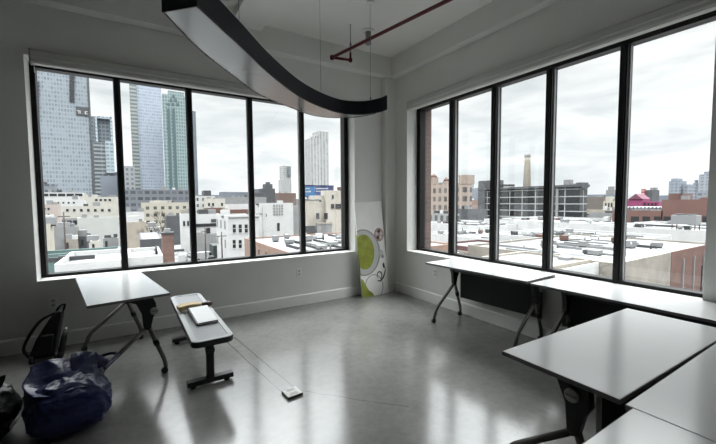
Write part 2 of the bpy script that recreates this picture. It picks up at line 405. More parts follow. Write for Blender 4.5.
def rrect(hx, hy, r, n=6):
    out = []
    for cx, cy, a0 in ((hx-r, hy-r, 0), (-hx+r, hy-r, 90), (-hx+r, -hy+r, 180), (hx-r, -hy+r, 270)):
        for k in range(n+1):
            a = A(a0+90*k/n); out.append((cx+r*math.cos(a), cy+r*math.sin(a)))
    return out
def ring(mb, outer, inner, z0, z1):
    n = len(outer); V = [[mb.bm.verts.new((p[0], p[1], z)) for p in ps] for ps, z in ((outer, z0), (outer, z1), (inner, z1), (inner, z0))]
    for a in range(4):
        for k in range(n):
            mb.bm.faces.new((V[a][k], V[a][(k+1)%n], V[(a+1)%4][(k+1)%n], V[(a+1)%4][k]))
    return mb
bn = thing('metal_bench', 'grey perforated metal bench on black pedestal legs beside the left table', 'bench', (-3.175,-1.085,0), A(1.2))
hx, hy = .158, .80
ring(MB(), rrect(hx-.004, hy-.004, .06), rrect(hx-.042, hy-.042, .03), .428, .440).build('seat_rim', M_rim, bn, bevel=.002)
ring(MB(), rrect(hx, hy, .064), rrect(hx-.012, hy-.012, .054), .392, .434).build('seat_skirt', M_bside, bn, bevel=.003)
MB().prism(rrect(hx-.040, hy-.040, .032), .430, .434, lambda u, v, q: (u, v, q)).build('perforated_seat', M_perf, bn)
for y in (-.60, .49):
    pm = MB().box(-.028, .028, y-.028, y+.028, .05, .40).build('pedestal_post', M_black, bn, bevel=.004)
    MB().box(-.034, .034, y-.034, y+.034, .27, .31).build('sleeve', M_bside, pm, bevel=.004)
    MB().box(-.178, .178, y-.033, y+.033, .022, .062).build('foot_bar', M_black, bn, bevel=.004)
    for sx in (-.13, .13): MB().lathe([(.022,0),(.024,.008),(.012,.022)], (sx, y, 0), 12).build('levelling_foot', M_rubber, bn)
    MB().box(-.12, .12, y-.02, y+.02, .385, .405).build('top_plate', M_black, bn)

# things lying on the bench
M_paper = mat('white_paper', (.80,.80,.80), .5)
M_kraft = mat('tan_kraft', (.55,.42,.24), .7, var=.1, scale=20)
M_tort = mat('dark_red_brown_leather', (.045,.016,.012), .35, var=.4, scale=30)
bd = thing('ring_binder', 'black ring binder with a white cover sheet lying on the metal bench', 'binder', (-3.155,-1.30,.441), A(4))
MB().prism([(-.19,0),(.21,0),(.21,.056),(.19,.059),(-.19,.018)], -.088, .088, lambda u, v, q: (q, u, v)).build('cover', M_black, bd, bevel=.003)
MB().prism([(-.186,.0188),(.19,.0594),(.19,.0614),(-.186,.0208)], -.076, .085, lambda u, v, q: (q, u, v)).build('cover_sheet', M_paper, bd)
MB().prism([(-.186,.004),(-.191,.004),(-.191,.013),(-.186,.013)], -.08, .08, lambda u, v, q: (q, u, v)).build('page_block', M_shade, bd)
kp = MB(); n = 14
grid = [[kp.bm.verts.new(((i/n-.5)*.21, (j/6-.5)*.11, .058+.012*math.sin(i/n*PI)+.006*noise.noise(Vector((i*.4, j*.5, 3))))) for j in range(7)] for i in range(n+1)]
for i in range(n):
    for j in range(6): kp.bm.faces.new((grid[i][j], grid[i+1][j], grid[i+1][j+1], grid[i][j+1])).smooth = True
ko = kp.build('kraft_pouch', M_kraft); md = ko.modifiers.new('s', 'SOLIDIFY'); md.thickness = .04; md.offset = -1
ko.location = (-3.225,-.955,.432); ko.rotation_euler.z = A(8)
tag(ko, 'tan kraft paper pouch lying behind the binder on the bench', 'pouch')
gc = MB(); gc.lathe([(.004,-.062),(.02,-.058),(.029,-.04),(.031,0),(.029,.04),(.02,.058),(.004,.062)], seg=14)
for v in gc.bm.verts: v.co = Vector((v.co.z, v.co.x, max(-.024, v.co.y*.9)+.024))
go = gc.build('leather_case', M_tort); go.location = (-3.065,-.925,.4405); go.rotation_euler.z = A(12)
tag(go, 'small dark red-brown case lying behind the binder on the bench', 'case')

# ------------------------------------------------------------------ floor box
fb = thing('floor_outlet_box', 'white floor outlet box set on the bare concrete', 'floor outlet', (-2.655,-2.205,0), A(4))
MB().box(-.062, .062, -.062, .062, 0, .018).build('housing', M_black, fb, bevel=.003)
lid = MB().box(-.060, .060, -.060, .060, .018, .023).build('lid', M_white, fb, bevel=.002)
for y in (-.028, .028):
    MB().box(-.03, .03, y-.016, y+.016, .023, .0245).build('flip_cover', M_shade, lid, bevel=.001)

# ------------------------------------------------------------------ printed board in the corner
M_board = mat('board_white', (.88,.87,.84), .45, var=.03, scale=6)
M_lime = mat('lime_green_print', (.30,.33,.045), .5, var=.25, scale=9)
M_ringg = mat('grey_print', (.30,.31,.30), .5); M_pale = mat('pale_print', (.55,.56,.54), .5)
M_pink = mat('dusty_pink_print', (.42,.27,.25), .5, var=.3, scale=40); M_ink = mat('dark_print', (.035,.03,.03), .5)
pb = thing('printed_board', 'tall white board printed with a lime green disc leaning in the corner', 'board', (-.452,-.178,0), A(-3))
BW, BH, BT = .495, 1.49, .03
MB().box(-BW/2, BW/2, 0, BT, 0, BH).build('panel', M_board, pb, bevel=.002)
MB().box(-BW/2-.003, -BW/2, .001, BT-.001, .36, .98).build('panel_edge', M_lime, pb)
def shape(name, poly, m, d, parent=pb):
    poly = [(min(BW/2, max(-BW/2, u)), min(BH, max(0.001, v))) for u, v in poly]
    return MB().prism(poly, 0, d, lambda u, v, q: (u, -q, v)).build(name, m, parent)
def disc(cx, cy, rx, ry, n=40): return [(cx+rx*math.cos(2*PI*k/n), cy+ry*math.sin(2*PI*k/n)) for k in range(n)]
def cliprange(poly):
    out = []
    for p in poly:
        if not out or (Vector(p)-Vector(out[-1])).length > 1e-5: out.append(p)
    return out
shape('grey_ring', disc(-.155,.70,.30,.365), M_ringg, .0006); shape('pale_ring', disc(-.155,.70,.275,.345), M_pale, .0010)
shape('lime_disc', disc(-.150,.71,.185,.275), M_lime, .0014)
shape('thin_ring', disc(-.02,.14,.17,.20), M_ringg, .0006); shape('thin_ring_centre', disc(-.02,.14,.158,.188), M_board, .0010)
shape('lime_corner', [(-.245,.001),(-.03,.001),(-.07,.06),(-.13,.11),(-.17,.19),(-.21,.27),(-.245,.30)], M_lime, .0016)
shape('small_disc', disc(.15,.955,.09,.11), M_pink, .0018)
for a in range(5):
    c, s_ = math.cos(a*2*PI/5+.3), math.sin(a*2*PI/5+.3)
    shape('petal', disc(.15+.044*c, .955+.055*s_, .024, .03, 14), M_ink if a % 2 else M_pale, .0024)
shape('pale_blossom', disc(.165,.645,.04,.07, 20), M_pale, .0018); shape('pale_blossom', disc(.185,.60,.022,.03, 16), M_ringg, .0022)
def stroke(pts, w, m):
    mb = MB(); pts = [Vector((p[0], p[1], 0)) for p in pts]
    L_ = []; R_ = []
    for i, p in enumerate(pts):
        t = (pts[min(i+1, len(pts)-1)]-pts[max(i-1, 0)]).normalized(); nn = Vector((-t.y, t.x, 0))*w*(.35+.65*math.sin(PI*min(1, (i+1)/len(pts))))
        L_.append(p+nn); R_.append(p-nn)
    for i in range(len(pts)-1):
        mb.bm.faces.new([mb.bm.verts.new((q.x, -.0022, q.y)) for q in (L_[i], L_[i+1], R_[i+1], R_[i])])
    mb.build('swirl', m, pb)
stroke([(.095+.045*math.cos(a), .305+.06*math.sin(a)) for a in [k*PI/9 for k in range(-4, 12)]], .010, M_ink)
stroke([(.05,.23),(.10,.215),(.16,.26),(.20,.33),(.215,.40),(.20,.46)], .012, M_ink)
shape('leaf', disc(.19,.455,.018,.045, 14), M_ink, .0026)
pb.rotation_euler = (A(-5.2), A(-2.2), A(-2))

# ------------------------------------------------------------------ curved pendant light
M_navy = mat('dark_navy_metal', (.006,.006,.012), .5, spec=.3)
M_navy2 = mat('lit_upper_edge', (.72,.72,.72), .4)  # light caught along the band's top, put into a white colour
M_gloss = mat('glossy_grey_underside', (.26,.27,.27), .2, metal=.55, spec=.6)
def spline(P, n=8):
    P = [Vector((p[0], p[1], 0)) for p in P]; out = []
    for i in range(len(P)-1):
        p0 = P[max(i-1, 0)]; p1 = P[i]; p2 = P[i+1]; p3 = P[min(i+2, len(P)-1)]
        for k in range(n):
            t = k/n; out.append(.5*((2*p1)+(p2-p0)*t+(2*p0-5*p1+4*p2-p3)*t*t+(3*p1-p0-3*p2+p3)*t**3))
    out.append(P[-1]); return out
inn = spline([(-3.325,-2.729),(-3.012,-2.352),(-2.694,-1.962),(-2.265,-1.523),(-1.886,-1.262),(-1.584,-1.150),(-1.36,-1.22),(-1.262,-1.40),(-1.256,-1.555)])
out_ = spline([(-3.474,-2.571),(-3.235,-2.161),(-2.93,-1.764),(-2.601,-1.371),(-2.173,-1.075),(-1.83,-.88),(-1.55,-.90),(-1.33,-1.08),(-1.245,-1.32)])
ZB, ZT = 2.50, 2.655
pl = thing('pendant_light', 'crescent shaped dark navy pendant light hanging on thin wires', 'pendant light', (0,0,ZB))
def wallstrip(P, z0, z1, th, side):
    mb = MB(); a = []
    for i, p in enumerate(P):
        t = (P[min(i+1, len(P)-1)]-P[max(i-1, 0)]).normalized(); nn = Vector((-t.y, t.x, 0))*th*side
        a.append((p, p+nn))
    V = [[mb.bm.verts.new((q.x, q.y, z)) for q, z in ((p, z0), (p, z1), (r, z1), (r, z0))] for p, r in a]
    for A_, B_ in zip(V, V[1:]):
        for k in range(4):
            f = mb.bm.faces.new((A_[k], A_[(k+1)%4], B_[(k+1)%4], B_[k])); f.smooth = False
    mb.bm.faces.new(V[0][::-1]); mb.bm.faces.new(V[-1])
    return mb
wallstrip(inn, 0, ZT-ZB, .008, 1).build('inner_band', M_navy, pl)
wallstrip(inn, ZT-ZB, ZT-ZB+.006, .016, 1).build('top_edge', M_navy2, pl)
wallstrip(out_, 0.002, ZT-ZB, .006, -1).build('outer_band', M_navy, pl)
def sheet(z, name, m):
    mb = MB(); n = len(inn)
    A_ = [(mb.bm.verts.new((p.x, p.y, z)), mb.bm.verts.new((q.x, q.y, z))) for p, q in zip(inn, out_)]
    for (a, b), (c, d) in zip(A_, A_[1:]): mb.bm.faces.new((a, b, d, c))
    o = mb.build(name, m, pl); s = o.modifiers.new('s', 'SOLIDIFY'); s.thickness = .006; s.offset = 0
    return o
sheet(.008, 'underside_panel', M_gloss); sheet(ZT-ZB-.012, 'top_panel', M_navy)
e0, e1 = inn[0], out_[0]
mb = MB(); d_ = (e1-e0).normalized(); nn = Vector((d_.y, -d_.x, 0))*.008
for pt in (0,):
    mb.prism([(0,0),(1,0),(1,1),(0,1)], 0, 1, lambda u, v, q: tuple((e0.lerp(e1, u)+nn*q*-1)[:2])+(v*(ZT-ZB),))
mb.build('end_cap', M_navy, pl)
for wx, wy in ((-1.29,-1.29),(-1.86,-1.16),(-2.96,-2.10)):
    w = MB().tube([(wx, wy, ZT-ZB-.01), (wx, wy, H-ZB)], .0022, 6).build('suspension_wire', M_edge, pl)
    MB().lathe([(.006,0),(.008,.02),(.003,.05)], (wx, wy, ZT-ZB-.004), 10).build('wire_gripper', M_black, w)
    MB().lathe([(.05,H-ZB-.018),(.055,H-ZB-.008),(.055,H-ZB)], (wx, wy, 0), 20).build('ceiling_canopy', M_ceil, w)

# ------------------------------------------------------------------ sprinkler pipe and ceiling speaker
sp = thing('sprinkler_pipe', 'dark red sprinkler pipe hanging below the ceiling', 'sprinkler pipe', (-1.294,-.365,3.45))
p0 = Vector((0,0,0)); dv = Vector((.327,-1.822,0)).normalized()
MB().tube([p0, dv*6.1], .02, 12).build('main_pipe', M_pipe, sp)
MB().tube([dv*6.1, dv*6.1+Vector((0,0,.30))], .02, 12).build('riser', M_pipe, sp)
arm = Vector((.262,-.05,0))
MB().tube([p0, arm], .017, 12).build('arm_pipe', M_pipe, sp)
MB().lathe([(.018,-.03),(.029,-.02),(.029,.02),(.018,.03)], (0,0,0), 14).build('elbow', M_pipe, sp)
MB().lathe([(.016,-.028),(.026,-.02),(.026,.02),(.018,.03)], tuple(arm), 14).build('elbow', M_pipe, sp)
MB().tube([arm, arm+Vector((0,0,.10))], .0145, 12).build('head_nipple', M_pipe, sp)
hd = MB().lathe([(.012,.10),(.016,.115),(.008,.125),(.006,.15),(.012,.155)], tuple(arm), 12).build('sprinkler_head', M_steel, sp)
MB().lathe([(.018,.155),(.020,.158),(.004,.16)], tuple(arm), 14).build('deflector', M_steel, hd)
hp = dv*.385
MB().tube([hp+Vector((0,0,.02)), hp+Vector((0,0,.30))], .0045, 8).build('hanger_rod', M_edge, sp)
MB().lathe([(.010,.02),(.014,.05),(.006,.075)], tuple(hp), 10).build('hanger_clevis', M_edge, sp)
spk = thing('ceiling_speaker', 'small grey cylinder fixture mounted on the ceiling behind the red pipe', 'ceiling fixture', (-.93,-.71,H))
MB().lathe([(.085,0),(.085,-.010),(.05,-.014)], seg=28).build('mounting_plate', M_wall, spk)
MB().lathe([(.038,-.012),(.038,-.15),(.040,-.172),(.030,-.178)], seg=24).build('cylinder_body', mat('grey_fixture', (.28,.29,.29), .5), spk)

# ------------------------------------------------------------------ bags by the left edge
M_tarp = mat('blue_tarpaulin', (.012,.018,.085), .36, var=.3, scale=5, bump=.35, bscale=26)
M_bin = mat('black_bin_liner', (.006,.006,.007), .38, spec=.3, bump=.6, bscale=14)
M_cloth = mat('black_nylon', (.006,.006,.006), .7, bump=.3, bscale=60)
def crumple(hx, hy, h, seed, amp=.05, nlat=64, nlon=120, sq=.45, taper=.25, lean=(0,0)):
    """a slumped bag: squarish plan, sagging top, ridged folds"""
    mb = MB(); V = []
    sg = lambda x, e: math.copysign(abs(x)**e, x)
    for i in range(nlat+1):
        th = i/nlat*PI; row = []
        for j in range(nlon):
            ph = 2*PI*j/nlon
            z = math.cos(th); r = sg(math.sin(th), .55)
            zz = (z*.5+.5)
            k = 1-taper*zz**1.6
            x = hx*r*sg(math.cos(ph), sq+.3)*k; y = hy*r*sg(math.sin(ph), sq+.3)*k
            p = Vector((x, y, h*zz**.8))
            q = Vector((x*5, y*5, p.z*6))+Vector((seed*7.3, seed*3.1, 0))
            rid = .45*(1-min(1, abs(noise.noise(q*.8)*2.6)))**2+.38*(1-min(1, abs(noise.noise(q*1.9)*2.4)))**2+.17*(1-min(1, abs(noise.noise(q*4.1)*2.2)))**2
            d = amp*(rid*1.2-.25)
            nrm = Vector((x/max(hx,.01)**2, y/max(hy,.01)**2, (zz-.4)*2.2/h)).normalized()
            p += nrm*d*(1 if zz > .06 else .3)
            p.x += lean[0]*zz; p.y += lean[1]*zz
            p.z = max(.002, p.z)
            row.append(mb.bm.verts.new(p))
        V.append(row)
    for i in range(nlat):
        for j in range(nlon):
            try: mb.bm.faces.new((V[i][j], V[i+1][j], V[i+1][(j+1)%nlon], V[i][(j+1)%nlon])).smooth = True
            except ValueError: pass
    bmesh.ops.remove_doubles(mb.bm, verts=mb.bm.verts[:], dist=.0008)
    return mb
def flap(pts, seed, m, parent, name='flap', amp=.03, n=18):
    """crumpled sheet spanning four corners"""
    a, b, c, d = [Vector(p) for p in pts]; mb = MB(); G = []
    for i in range(n+1):
        row = []
        for j in range(n+1):
            u, v = i/n, j/n; p = (a*(1-u)+b*u)*(1-v)+(d*(1-u)+c*u)*v
            q = p*7+Vector((seed, seed*2, 0)); p = p+Vector((noise.noise(q), noise.noise(q+Vector((9,0,0))), noise.noise(q+Vector((0,9,0)))))*amp*1.6
            row.append(mb.bm.verts.new(p))
        G.append(row)
    for i in range(n):
        for j in range(n): mb.bm.faces.new((G[i][j], G[i+1][j], G[i+1][j+1], G[i][j+1])).smooth = True
    o = mb.build(name, m, parent); s = o.modifiers.new('s', 'SOLIDIFY'); s.thickness = .003
    return o
bag = thing('tote_bag', 'large crumpled blue tarpaulin tote bag on the floor', 'bag', (-4.055,-1.76,0), A(12))
crumple(.225, .26, .345, 3, .030, sq=.15, taper=.10, lean=(-.02,.02)).build('bag_body', M_tarp, bag)
flap([(-.22,-.17,.31),(.13,-.19,.33),(.17,.12,.41),(-.20,.16,.42)], 4, M_tarp, bag, 'top_flap', .028, 30)
flap([(.00,.00,.34),(.20,-.04,.34),(.22,.12,.41),(.02,.16,.43)], 8, M_tarp, bag, 'top_flap', .024, 24)
hs = MB()
hpts = spline([(.12,.14),(.24,.12),(.28,.04),(.24,-.04),(.18,-.10)], 6)
hs.tube([(p.x, p.y, .36+.03*math.sin(i/len(hpts)*PI)) for i, p in enumerate(hpts)], .011, 8); hs.build('carry_strap', M_tarp, bag)
bb1 = thing('bin_bag', 'black plastic bin bag slumped against the left side of the blue bag', 'bag', (-4.525,-1.70,0), A(-10))
crumple(.21, .22, .34, 11, .035, taper=.35).build('bag_body', M_bin, bb1)
flap([(-.08,-.06,.29),(.10,-.07,.29),(.12,.06,.38),(-.10,.08,.38)], 6, M_bin, bb1, 'knotted_neck', .035)
bb2 = thing('bin_bag', 'small black plastic bag against the wall at the left edge', 'bag', (-4.84,-.66,0), A(20))
crumple(.17, .16, .22, 21, .045, nlat=22, nlon=40, taper=.3).build('bag_body', M_bin, bb2)
flap([(-.05,-.04,.18),(.06,-.04,.18),(.09,.06,.27),(-.06,.07,.26)], 2, M_bin, bb2, 'knotted_neck', .02, 10)
# black rolling backpack leaning on the wall
bp = thing('rolling_backpack', 'black rolling backpack with a loose strap leaning against the left wall', 'backpack', (-4.42,-.30,0), 0)
mb = MB()
for prof, y0, y1 in (([(-.13,.03),(.07,.03),(.095,.20),(.12,.36),(.125,.44),(.085,.435),(.02,.36),(-.07,.20)], -.09, .09),):
    mb.prism(prof, y0, y1, lambda u, v, q: (u, q+v*.28, v))
bo = mb.build('main_compartment', M_cloth, bp, bevel=.03, seg=4)
MB().prism([(-.09,.06),(.05,.06),(.07,.24),(-.03,.24)], -.135, -.09, lambda u, v, q: (u, q+v*.28, v)).build('front_pocket', M_cloth, bp, bevel=.018, seg=3)
mb = MB(); mb.tube(fillet([(.075,.09,.42),(.10,.10,.475),(.145,.11,.485),(.125,.12,.42)], .03), .011, 8); mb.build('grab_handle', M_cloth, bp)
st = spline([(.08,.42),(-.03,.37),(-.11,.26),(-.16,.13),(-.12,.05)], 6)
MB().tube([(p.x, -.06+p.y*.28, p.y) for p in st], .013, 8).build('shoulder_strap', M_cloth, bp)
for x in (-.095, .085):
    MB().tube([(x-.014,-.10,.035), (x+.014,-.10,.035)], .035, 16).build('wheel', M_rubber, bp)
ub = thing('folded_umbrella', 'short black folded umbrella with a pale tip beside the backpack', 'umbrella', (-4.305,-.50,0))
MB().tube([(0,0,.004),(.012,.03,.06),(.035,.10,.21),(.045,.125,.26)], [.014,.026,.024,.017], 12).build('canopy', M_cloth, ub)
MB().tube([(.045,.125,.258),(.049,.136,.285)], [.012,.010], 10).build('tip', M_steel, ub)
MB().tube([(.012,.03,.055),(.016,.04,.08)], .0275, 12).build('closing_strap', M_black, ub)

# ------------------------------------------------------------------ the city outside
G = -14.0
ALB = .385
def asphalt():
    m, N, L, b = new_mat('asphalt_with_snow')
    b.inputs['Roughness'].default_value = .85
    tc = N.new('ShaderNodeTexCoord'); nz = N.new('ShaderNodeTexNoise'); nz.inputs['Scale'].default_value = .09; nz.inputs['Detail'].default_value = 9; nz.inputs['Roughness'].default_value = .7
    L.new(tc.outputs['Object'], nz.inputs['Vector']); r = N.new('ShaderNodeValToRGB'); e = r.color_ramp.elements
    e[0].position = .46; e[0].color = rgb((.17,.165,.165)); e[1].position = .60; e[1].color = rgb((.62,.62,.63))
    L.new(nz.outputs['Fac'], r.inputs['Fac']); L.new(r.outputs['Color'], b.inputs['Base Color']); return m
def snowroof(name, col, dark, lo=.42, hi=.62, sc=.55):
    m, N, L, b = new_mat(name); b.inputs['Roughness'].default_value = .8
    tc = N.new('ShaderNodeTexCoord'); mp = N.new('ShaderNodeMapping'); mp.inputs['Scale'].default_value = (1,.55,1); L.new(tc.outputs['Object'], mp.inputs['Vector'])
    nz = N.new('ShaderNodeTexNoise'); nz.inputs['Scale'].default_value = sc; nz.inputs['Detail'].default_value = 10; nz.inputs['Roughness'].default_value = .68
    L.new(mp.outputs[0], nz.inputs['Vector']); r = N.new('ShaderNodeValToRGB'); e = r.color_ramp.elements
    e[0].position = lo; e[0].color = rgb(dark); e[1].position = hi; e[1].color = rgb(col)
    L.new(nz.outputs['Fac'], r.inputs['Fac']); L.new(r.outputs['Color'], b.inputs['Base Color']); return m
struct(MB().box(-900, 1600, -700, 1500, G-1, G).build('ground', asphalt()))
R_snow = snowroof('snowy_roof', (.56,.57,.58), (.19,.19,.20)); R_silver = snowroof('silver_roof', (.54,.56,.57), (.26,.27,.28))
R_grey = snowroof('grey_roof', (.42,.42,.43), (.24,.24,.245)); R_dirty = snowroof('patchy_roof', (.54,.54,.54), (.17,.165,.16), .42, .56, .4)
W_white = mat('white_render', (.78,.78,.77), .8, var=.06, scale=.6); W_cream = mat('cream_render', (.68,.65,.58), .8, var=.08, scale=.6)
W_tan = mat('tan_render', (.52,.46,.38), .85, var=.12, scale=.5); W_grey = mat('grey_render', (.33,.33,.33), .8, var=.1, scale=.5)
W_darkg = mat('dark_cladding', (.09,.095,.105), .7, var=.2, scale=.4); W_teal = mat('teal_cladding', (.14,.23,.22), .5, var=.12, scale=.5)
W_yel = mat('pale_yellow_render', (.66,.62,.52), .8, var=.05, scale=.5); W_pink = mat('pinkish_brick', (.42,.27,.21), .9, var=.15, scale=.8)
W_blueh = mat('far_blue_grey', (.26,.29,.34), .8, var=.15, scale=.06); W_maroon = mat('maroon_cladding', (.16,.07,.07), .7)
W_brick = brick_mat('red_brick', (.17,.072,.05), (.21,.095,.07), (.2,.14,.12), 1, .5, .17)
W_dirty = mat('weathered_grey_wall', (.40,.36,.31), .9, var=.25, scale=.35)
M_win = mat('dark_window_glass', (.035,.037,.042), .2); M_cond = mat('galvanised_metal', (.42,.43,.44), .5, metal=.3); M_dkmet = mat('dark_metal', (.06,.06,.065), .6)
M_wood = mat('bare_bark', (.075,.055,.045), .9); M_rust = mat('rust_brown', (.17,.08,.06), .8)

BOXES = []
def block(name, label, x0, x1, y0, y1, z1, wm, rm=None, cat='building', z0=G, par=.5, group=None):
    cx, cy = (x0+x1)/2, (y0+y1)/2
    t = thing(name, label, cat, (cx, cy, z0), 0, group)
    a, b, h = (x1-x0)/2, (y1-y0)/2, z1-z0
    BOXES.append((x0-1.5, x1+1.5, y0-1.5, y1+1.5))
    if rm is None:
        MB().box(-a, a, -b, b, 0, h).build('walls', wm, t); return t
    MB().box(-a, a, -b, b, 0, h-par).build('walls', wm, t)
    ring(MB(), [(a,b),(-a,b),(-a,-b),(a,-b)], [(a-.3,b-.3),(-a+.3,b-.3),(-a+.3,-b+.3),(a-.3,-b+.3)], h-par, h).build('parapet', wm, t)
    MB().box(-a+.3, a-.3, -b+.3, b-.3, h-par-.02, h-par+.06).build('roof', rm, t)
    return t
def furnish(t, seed, zt):
    # small plant rooms and units standing near the front edge of a roof
    if t.get('category') != 'building' or len(t.children) < 3: return
    r = random.Random(seed); w = t.children[0].data.vertices; a = max(v.co.x for v in w); b = max(v.co.y for v in w); o = t.location
    for i in range(min(6, 2+int(max(a, b)/6))):
        x, y = o.x+r.uniform(-a*.85, a*.85), o.y+r.uniform(-b*.6, b*.6); k = r.uniform(.8, 1.5)
        unit(t, x, y, zt-.45, r.uniform(.8, 2.2)*k, r.uniform(.8, 1.6)*k, .6+r.uniform(.5, 1.3)*k, r.choice([M_cond, W_grey, M_dkmet, W_white, W_dirty, M_cond, W_grey]), r.choice(['roof_unit', 'roof_unit', 'plant_room']))
def Lb(name, label, px0, px1, pyt, Y, depth, wm, rm=None, deep=False, **k):
    pm = (px0+px1)/2
    if not deep: depth = min(depth, .04*Y)
    pv = max(pyt, 140); x0, x1 = sight(px0, pv, 1, Y).x, sight(px1, pv, 1, Y).x
    zt = sight(pm, pyt, 1, Y).z; t = block(name, label, x0, x1, Y, Y+depth, zt, wm, rm, **k)
    if 75 < Y < 330 and rm: furnish(t, len(label)*7+int(px0), zt)
    return t
def Rb(name, label, px0, px1, pyt, X, depth, wm, rm=None, deep=False, **k):
    pm = (px0+px1)/2
    if not deep: depth = min(depth, .04*X)
    y1, y0 = sight(px0, pyt, 0, X).y, sight(px1, pyt, 0, X).y
    zt = sight(pm, pyt, 0, X).z; t = block(name, label, X, X+depth, y0, y1, zt, wm, rm, **k)
    if 110 < X < 450 and rm: furnish(t, len(label)*7+int(px0), zt)
    return t
def addL(t, name, m, px0, px1, py0, py1, Y, d=.3, front=.06):
    """a box part on the face y=Y of building t, between two surveyed corners"""
    pv = max(py0, min((py0+py1)/2, 140)); a, b = sight(px0, pv, 1, Y), sight(px1, pv, 1, Y); o = t.location
    a.z = sight((px0+px1)/2, py0, 1, Y).z; b.z = sight((px0+px1)/2, py1, 1, Y).z
    return MB().box(a.x-o.x, b.x-o.x, Y-front-o.y, Y-front+d-o.y, b.z-o.z, a.z-o.z).build(name, m, t)
def addR(t, name, m, px0, px1, py0, py1, X, d=.3, front=.06):
    pv = (py0+py1)/2; a, b = sight(px0, pv, 0, X), sight(px1, pv, 0, X); o = t.location
    a.z = sight((px0+px1)/2, py0, 0, X).z; b.z = sight((px0+px1)/2, py1, 0, X).z
    return MB().box(X-front-o.x, X-front+d-o.x, b.y-o.y, a.y-o.y, b.z-o.z, a.z-o.z).build(name, m, t)
def unit(t, x, y, z, sx, sy, sz, m=None, name='roof_unit'):
    o = t.location
    u = MB().box(x-sx/2-o.x, x+sx/2-o.x, y-sy/2-o.y, y+sy/2-o.y, z+.25-o.z, z+sz-o.z).build(name, m or M_cond, t)
    MB().box(x-sx/2+.1-o.x, x+sx/2-.1-o.x, y-sy/2+.1-o.y, y+sy/2-.1-o.y, z-.05-o.z, z+.25-o.z).build('curb', M_dkmet, u)
    return u
def clutter(t, x0, x1, y0, y1, z, n, seed, sc=1.0):
    r = random.Random(seed); o = t.location; along_x = t.location.x < 25
    for i in range(int(n*2.2)):
        x, y = r.uniform(x0, x1), r.uniform(y0, y1); k = r.random()
        if k < .34: unit(t, x, y, z, r.uniform(.7, 1.7)*sc, r.uniform(.7, 1.7)*sc, .25+r.uniform(.35, 1)*sc, r.choice([M_cond, W_white, W_grey, M_dkmet, M_rust]))
        elif k < .58: MB().tube([(x-o.x, y-o.y, z-o.z-.05), (x-o.x, y-o.y, z-o.z+r.uniform(.6, 1.5))], r.uniform(.08, .18), 8).build('vent_pipe', r.choice([M_dkmet, M_cond]), t)
        else:
            half = r.uniform(2, 6)*sc; a, b = (half, .12) if along_x else (.12, half); h = r.uniform(.2, .45)
            xa, xb, ya, yb = max(x0, x-a), min(x1, x+a), max(y0, y-b), min(y1, y+b)
            MB().box(xa-o.x, xb-o.x, ya-o.y, yb-o.y, z-o.z-.05, z-o.z+h).build('roof_duct', r.choice([M_dkmet, M_dkmet, M_cond, W_grey]), t)

# ---- towers seen through the left window
FA = facade('tower_glass_grid', (.42,.47,.515), (.34,.39,.44), 1.7, 3.0, .62, .6, .3, grough=.25)
FB = facade('tower_grey_bands', (.5,.53,.54), (.17,.2,.22), 40, 3.6, .99, .52, .12, grough=.3)
FBd = facade('tower_dark_grid', (.28,.31,.34), (.15,.18,.21), 3.0, 3.6, .7, .6, .3)
FBl = facade('tower_pale_grid', (.7,.8,.85), (.4,.5,.56), 3.2, 3.4, .75, .5, .3)
FC = facade('tower_lavender_grid', (.62,.68,.78), (.49,.56,.68), 1.5, 2.8, .72, .6, .2)
FCb = facade('tower_balconies', (.5,.54,.53), (.24,.27,.27), 60, 3.3, .99, .5, .1)
FD = facade('tower_green_glass', (.36,.46,.46), (.19,.28,.29), 2.0, 3.0, .55, .55, .22)
FE = facade('slab_tower_grid', (.6,.6,.6), (.28,.29,.3), 2.9, 3.2, .45, .66, .3)
FF = facade('pale_striped_tower', (.60,.60,.585), (.40,.41,.42), 4.2, 3.2, .42, .9, .25)
TA = Lb('glass_tower', 'huge pale blue-grey glass tower cut by the left end of the left window', 20, 90, 36, 330, 5, FA)
addL(TA, 'corner_fin', W_darkg, 89.6, 90.8, 36, 205, 330, 4, 1)
sg_ = addL(TA, 'sign_panel', W_darkg, 76, 88.6, 107, 115.5, 330, 1, .6)
def on(px0, px1, py0, py1): 
    o = addL(TA, 'sign_letter', W_white, px0, px1, py0, py1, 330, .3, .9); w = o.matrix_world.copy(); o.parent = sg_; return o
for q in ((77.2,80.8,110.6,111.4),(78.6,79.4,111.4,113.9),(80.0,80.7,111.2,113.9),(84.9,86.2,111.6,114.6),(86.2,88.0,111.6,112.2),(86.2,88.0,113.8,114.6)): on(*q)
for k in range(14):
    y = 72+k*2.2
    addL(TA, 'balcony', W_darkg, 69.5, 74.5, y, y+.8, 330, 1.5, 1.2)
for k in range(10):
    y = 82+k*3.6
    addL(TA, 'balcony', W_darkg, 35, 39.5, y, y+1.0, 330, 1.5, 1.2)
TB = Lb('stepped_tower', 'dark grey stepped tower right of the huge glass tower', 91.5, 112.5, 117, 420, 40, FBd)
addL(TB, 'front_slab', FB, 93, 105, 142, 205, 405, 14, 0); addL(TB, 'pale_wing', FBl, 105, 113, 141, 173, 402, 16, 0); addL(TB, 'base_wing', W_blueh, 105, 117, 172, 206, 404, 14, 0)
addL(TB, 'crown_frame', FBl, 95.5, 97.5, 117.5, 142, 419, 3, 2); addL(TB, 'crown_frame', FBl, 110.5, 112.5, 117, 141, 419, 3, 2); addL(TB, 'crown_frame', FBl, 97.5, 110.5, 117, 119, 419, 3, 2)
TC = Lb('glass_tower', 'tall lavender-blue glass tower with a pale balcony edge', 138, 163, 66, 380, 6, FC)
addL(TC, 'balcony_stack', FCb, 131, 138.2, 68, 190, 380, 5, 1)
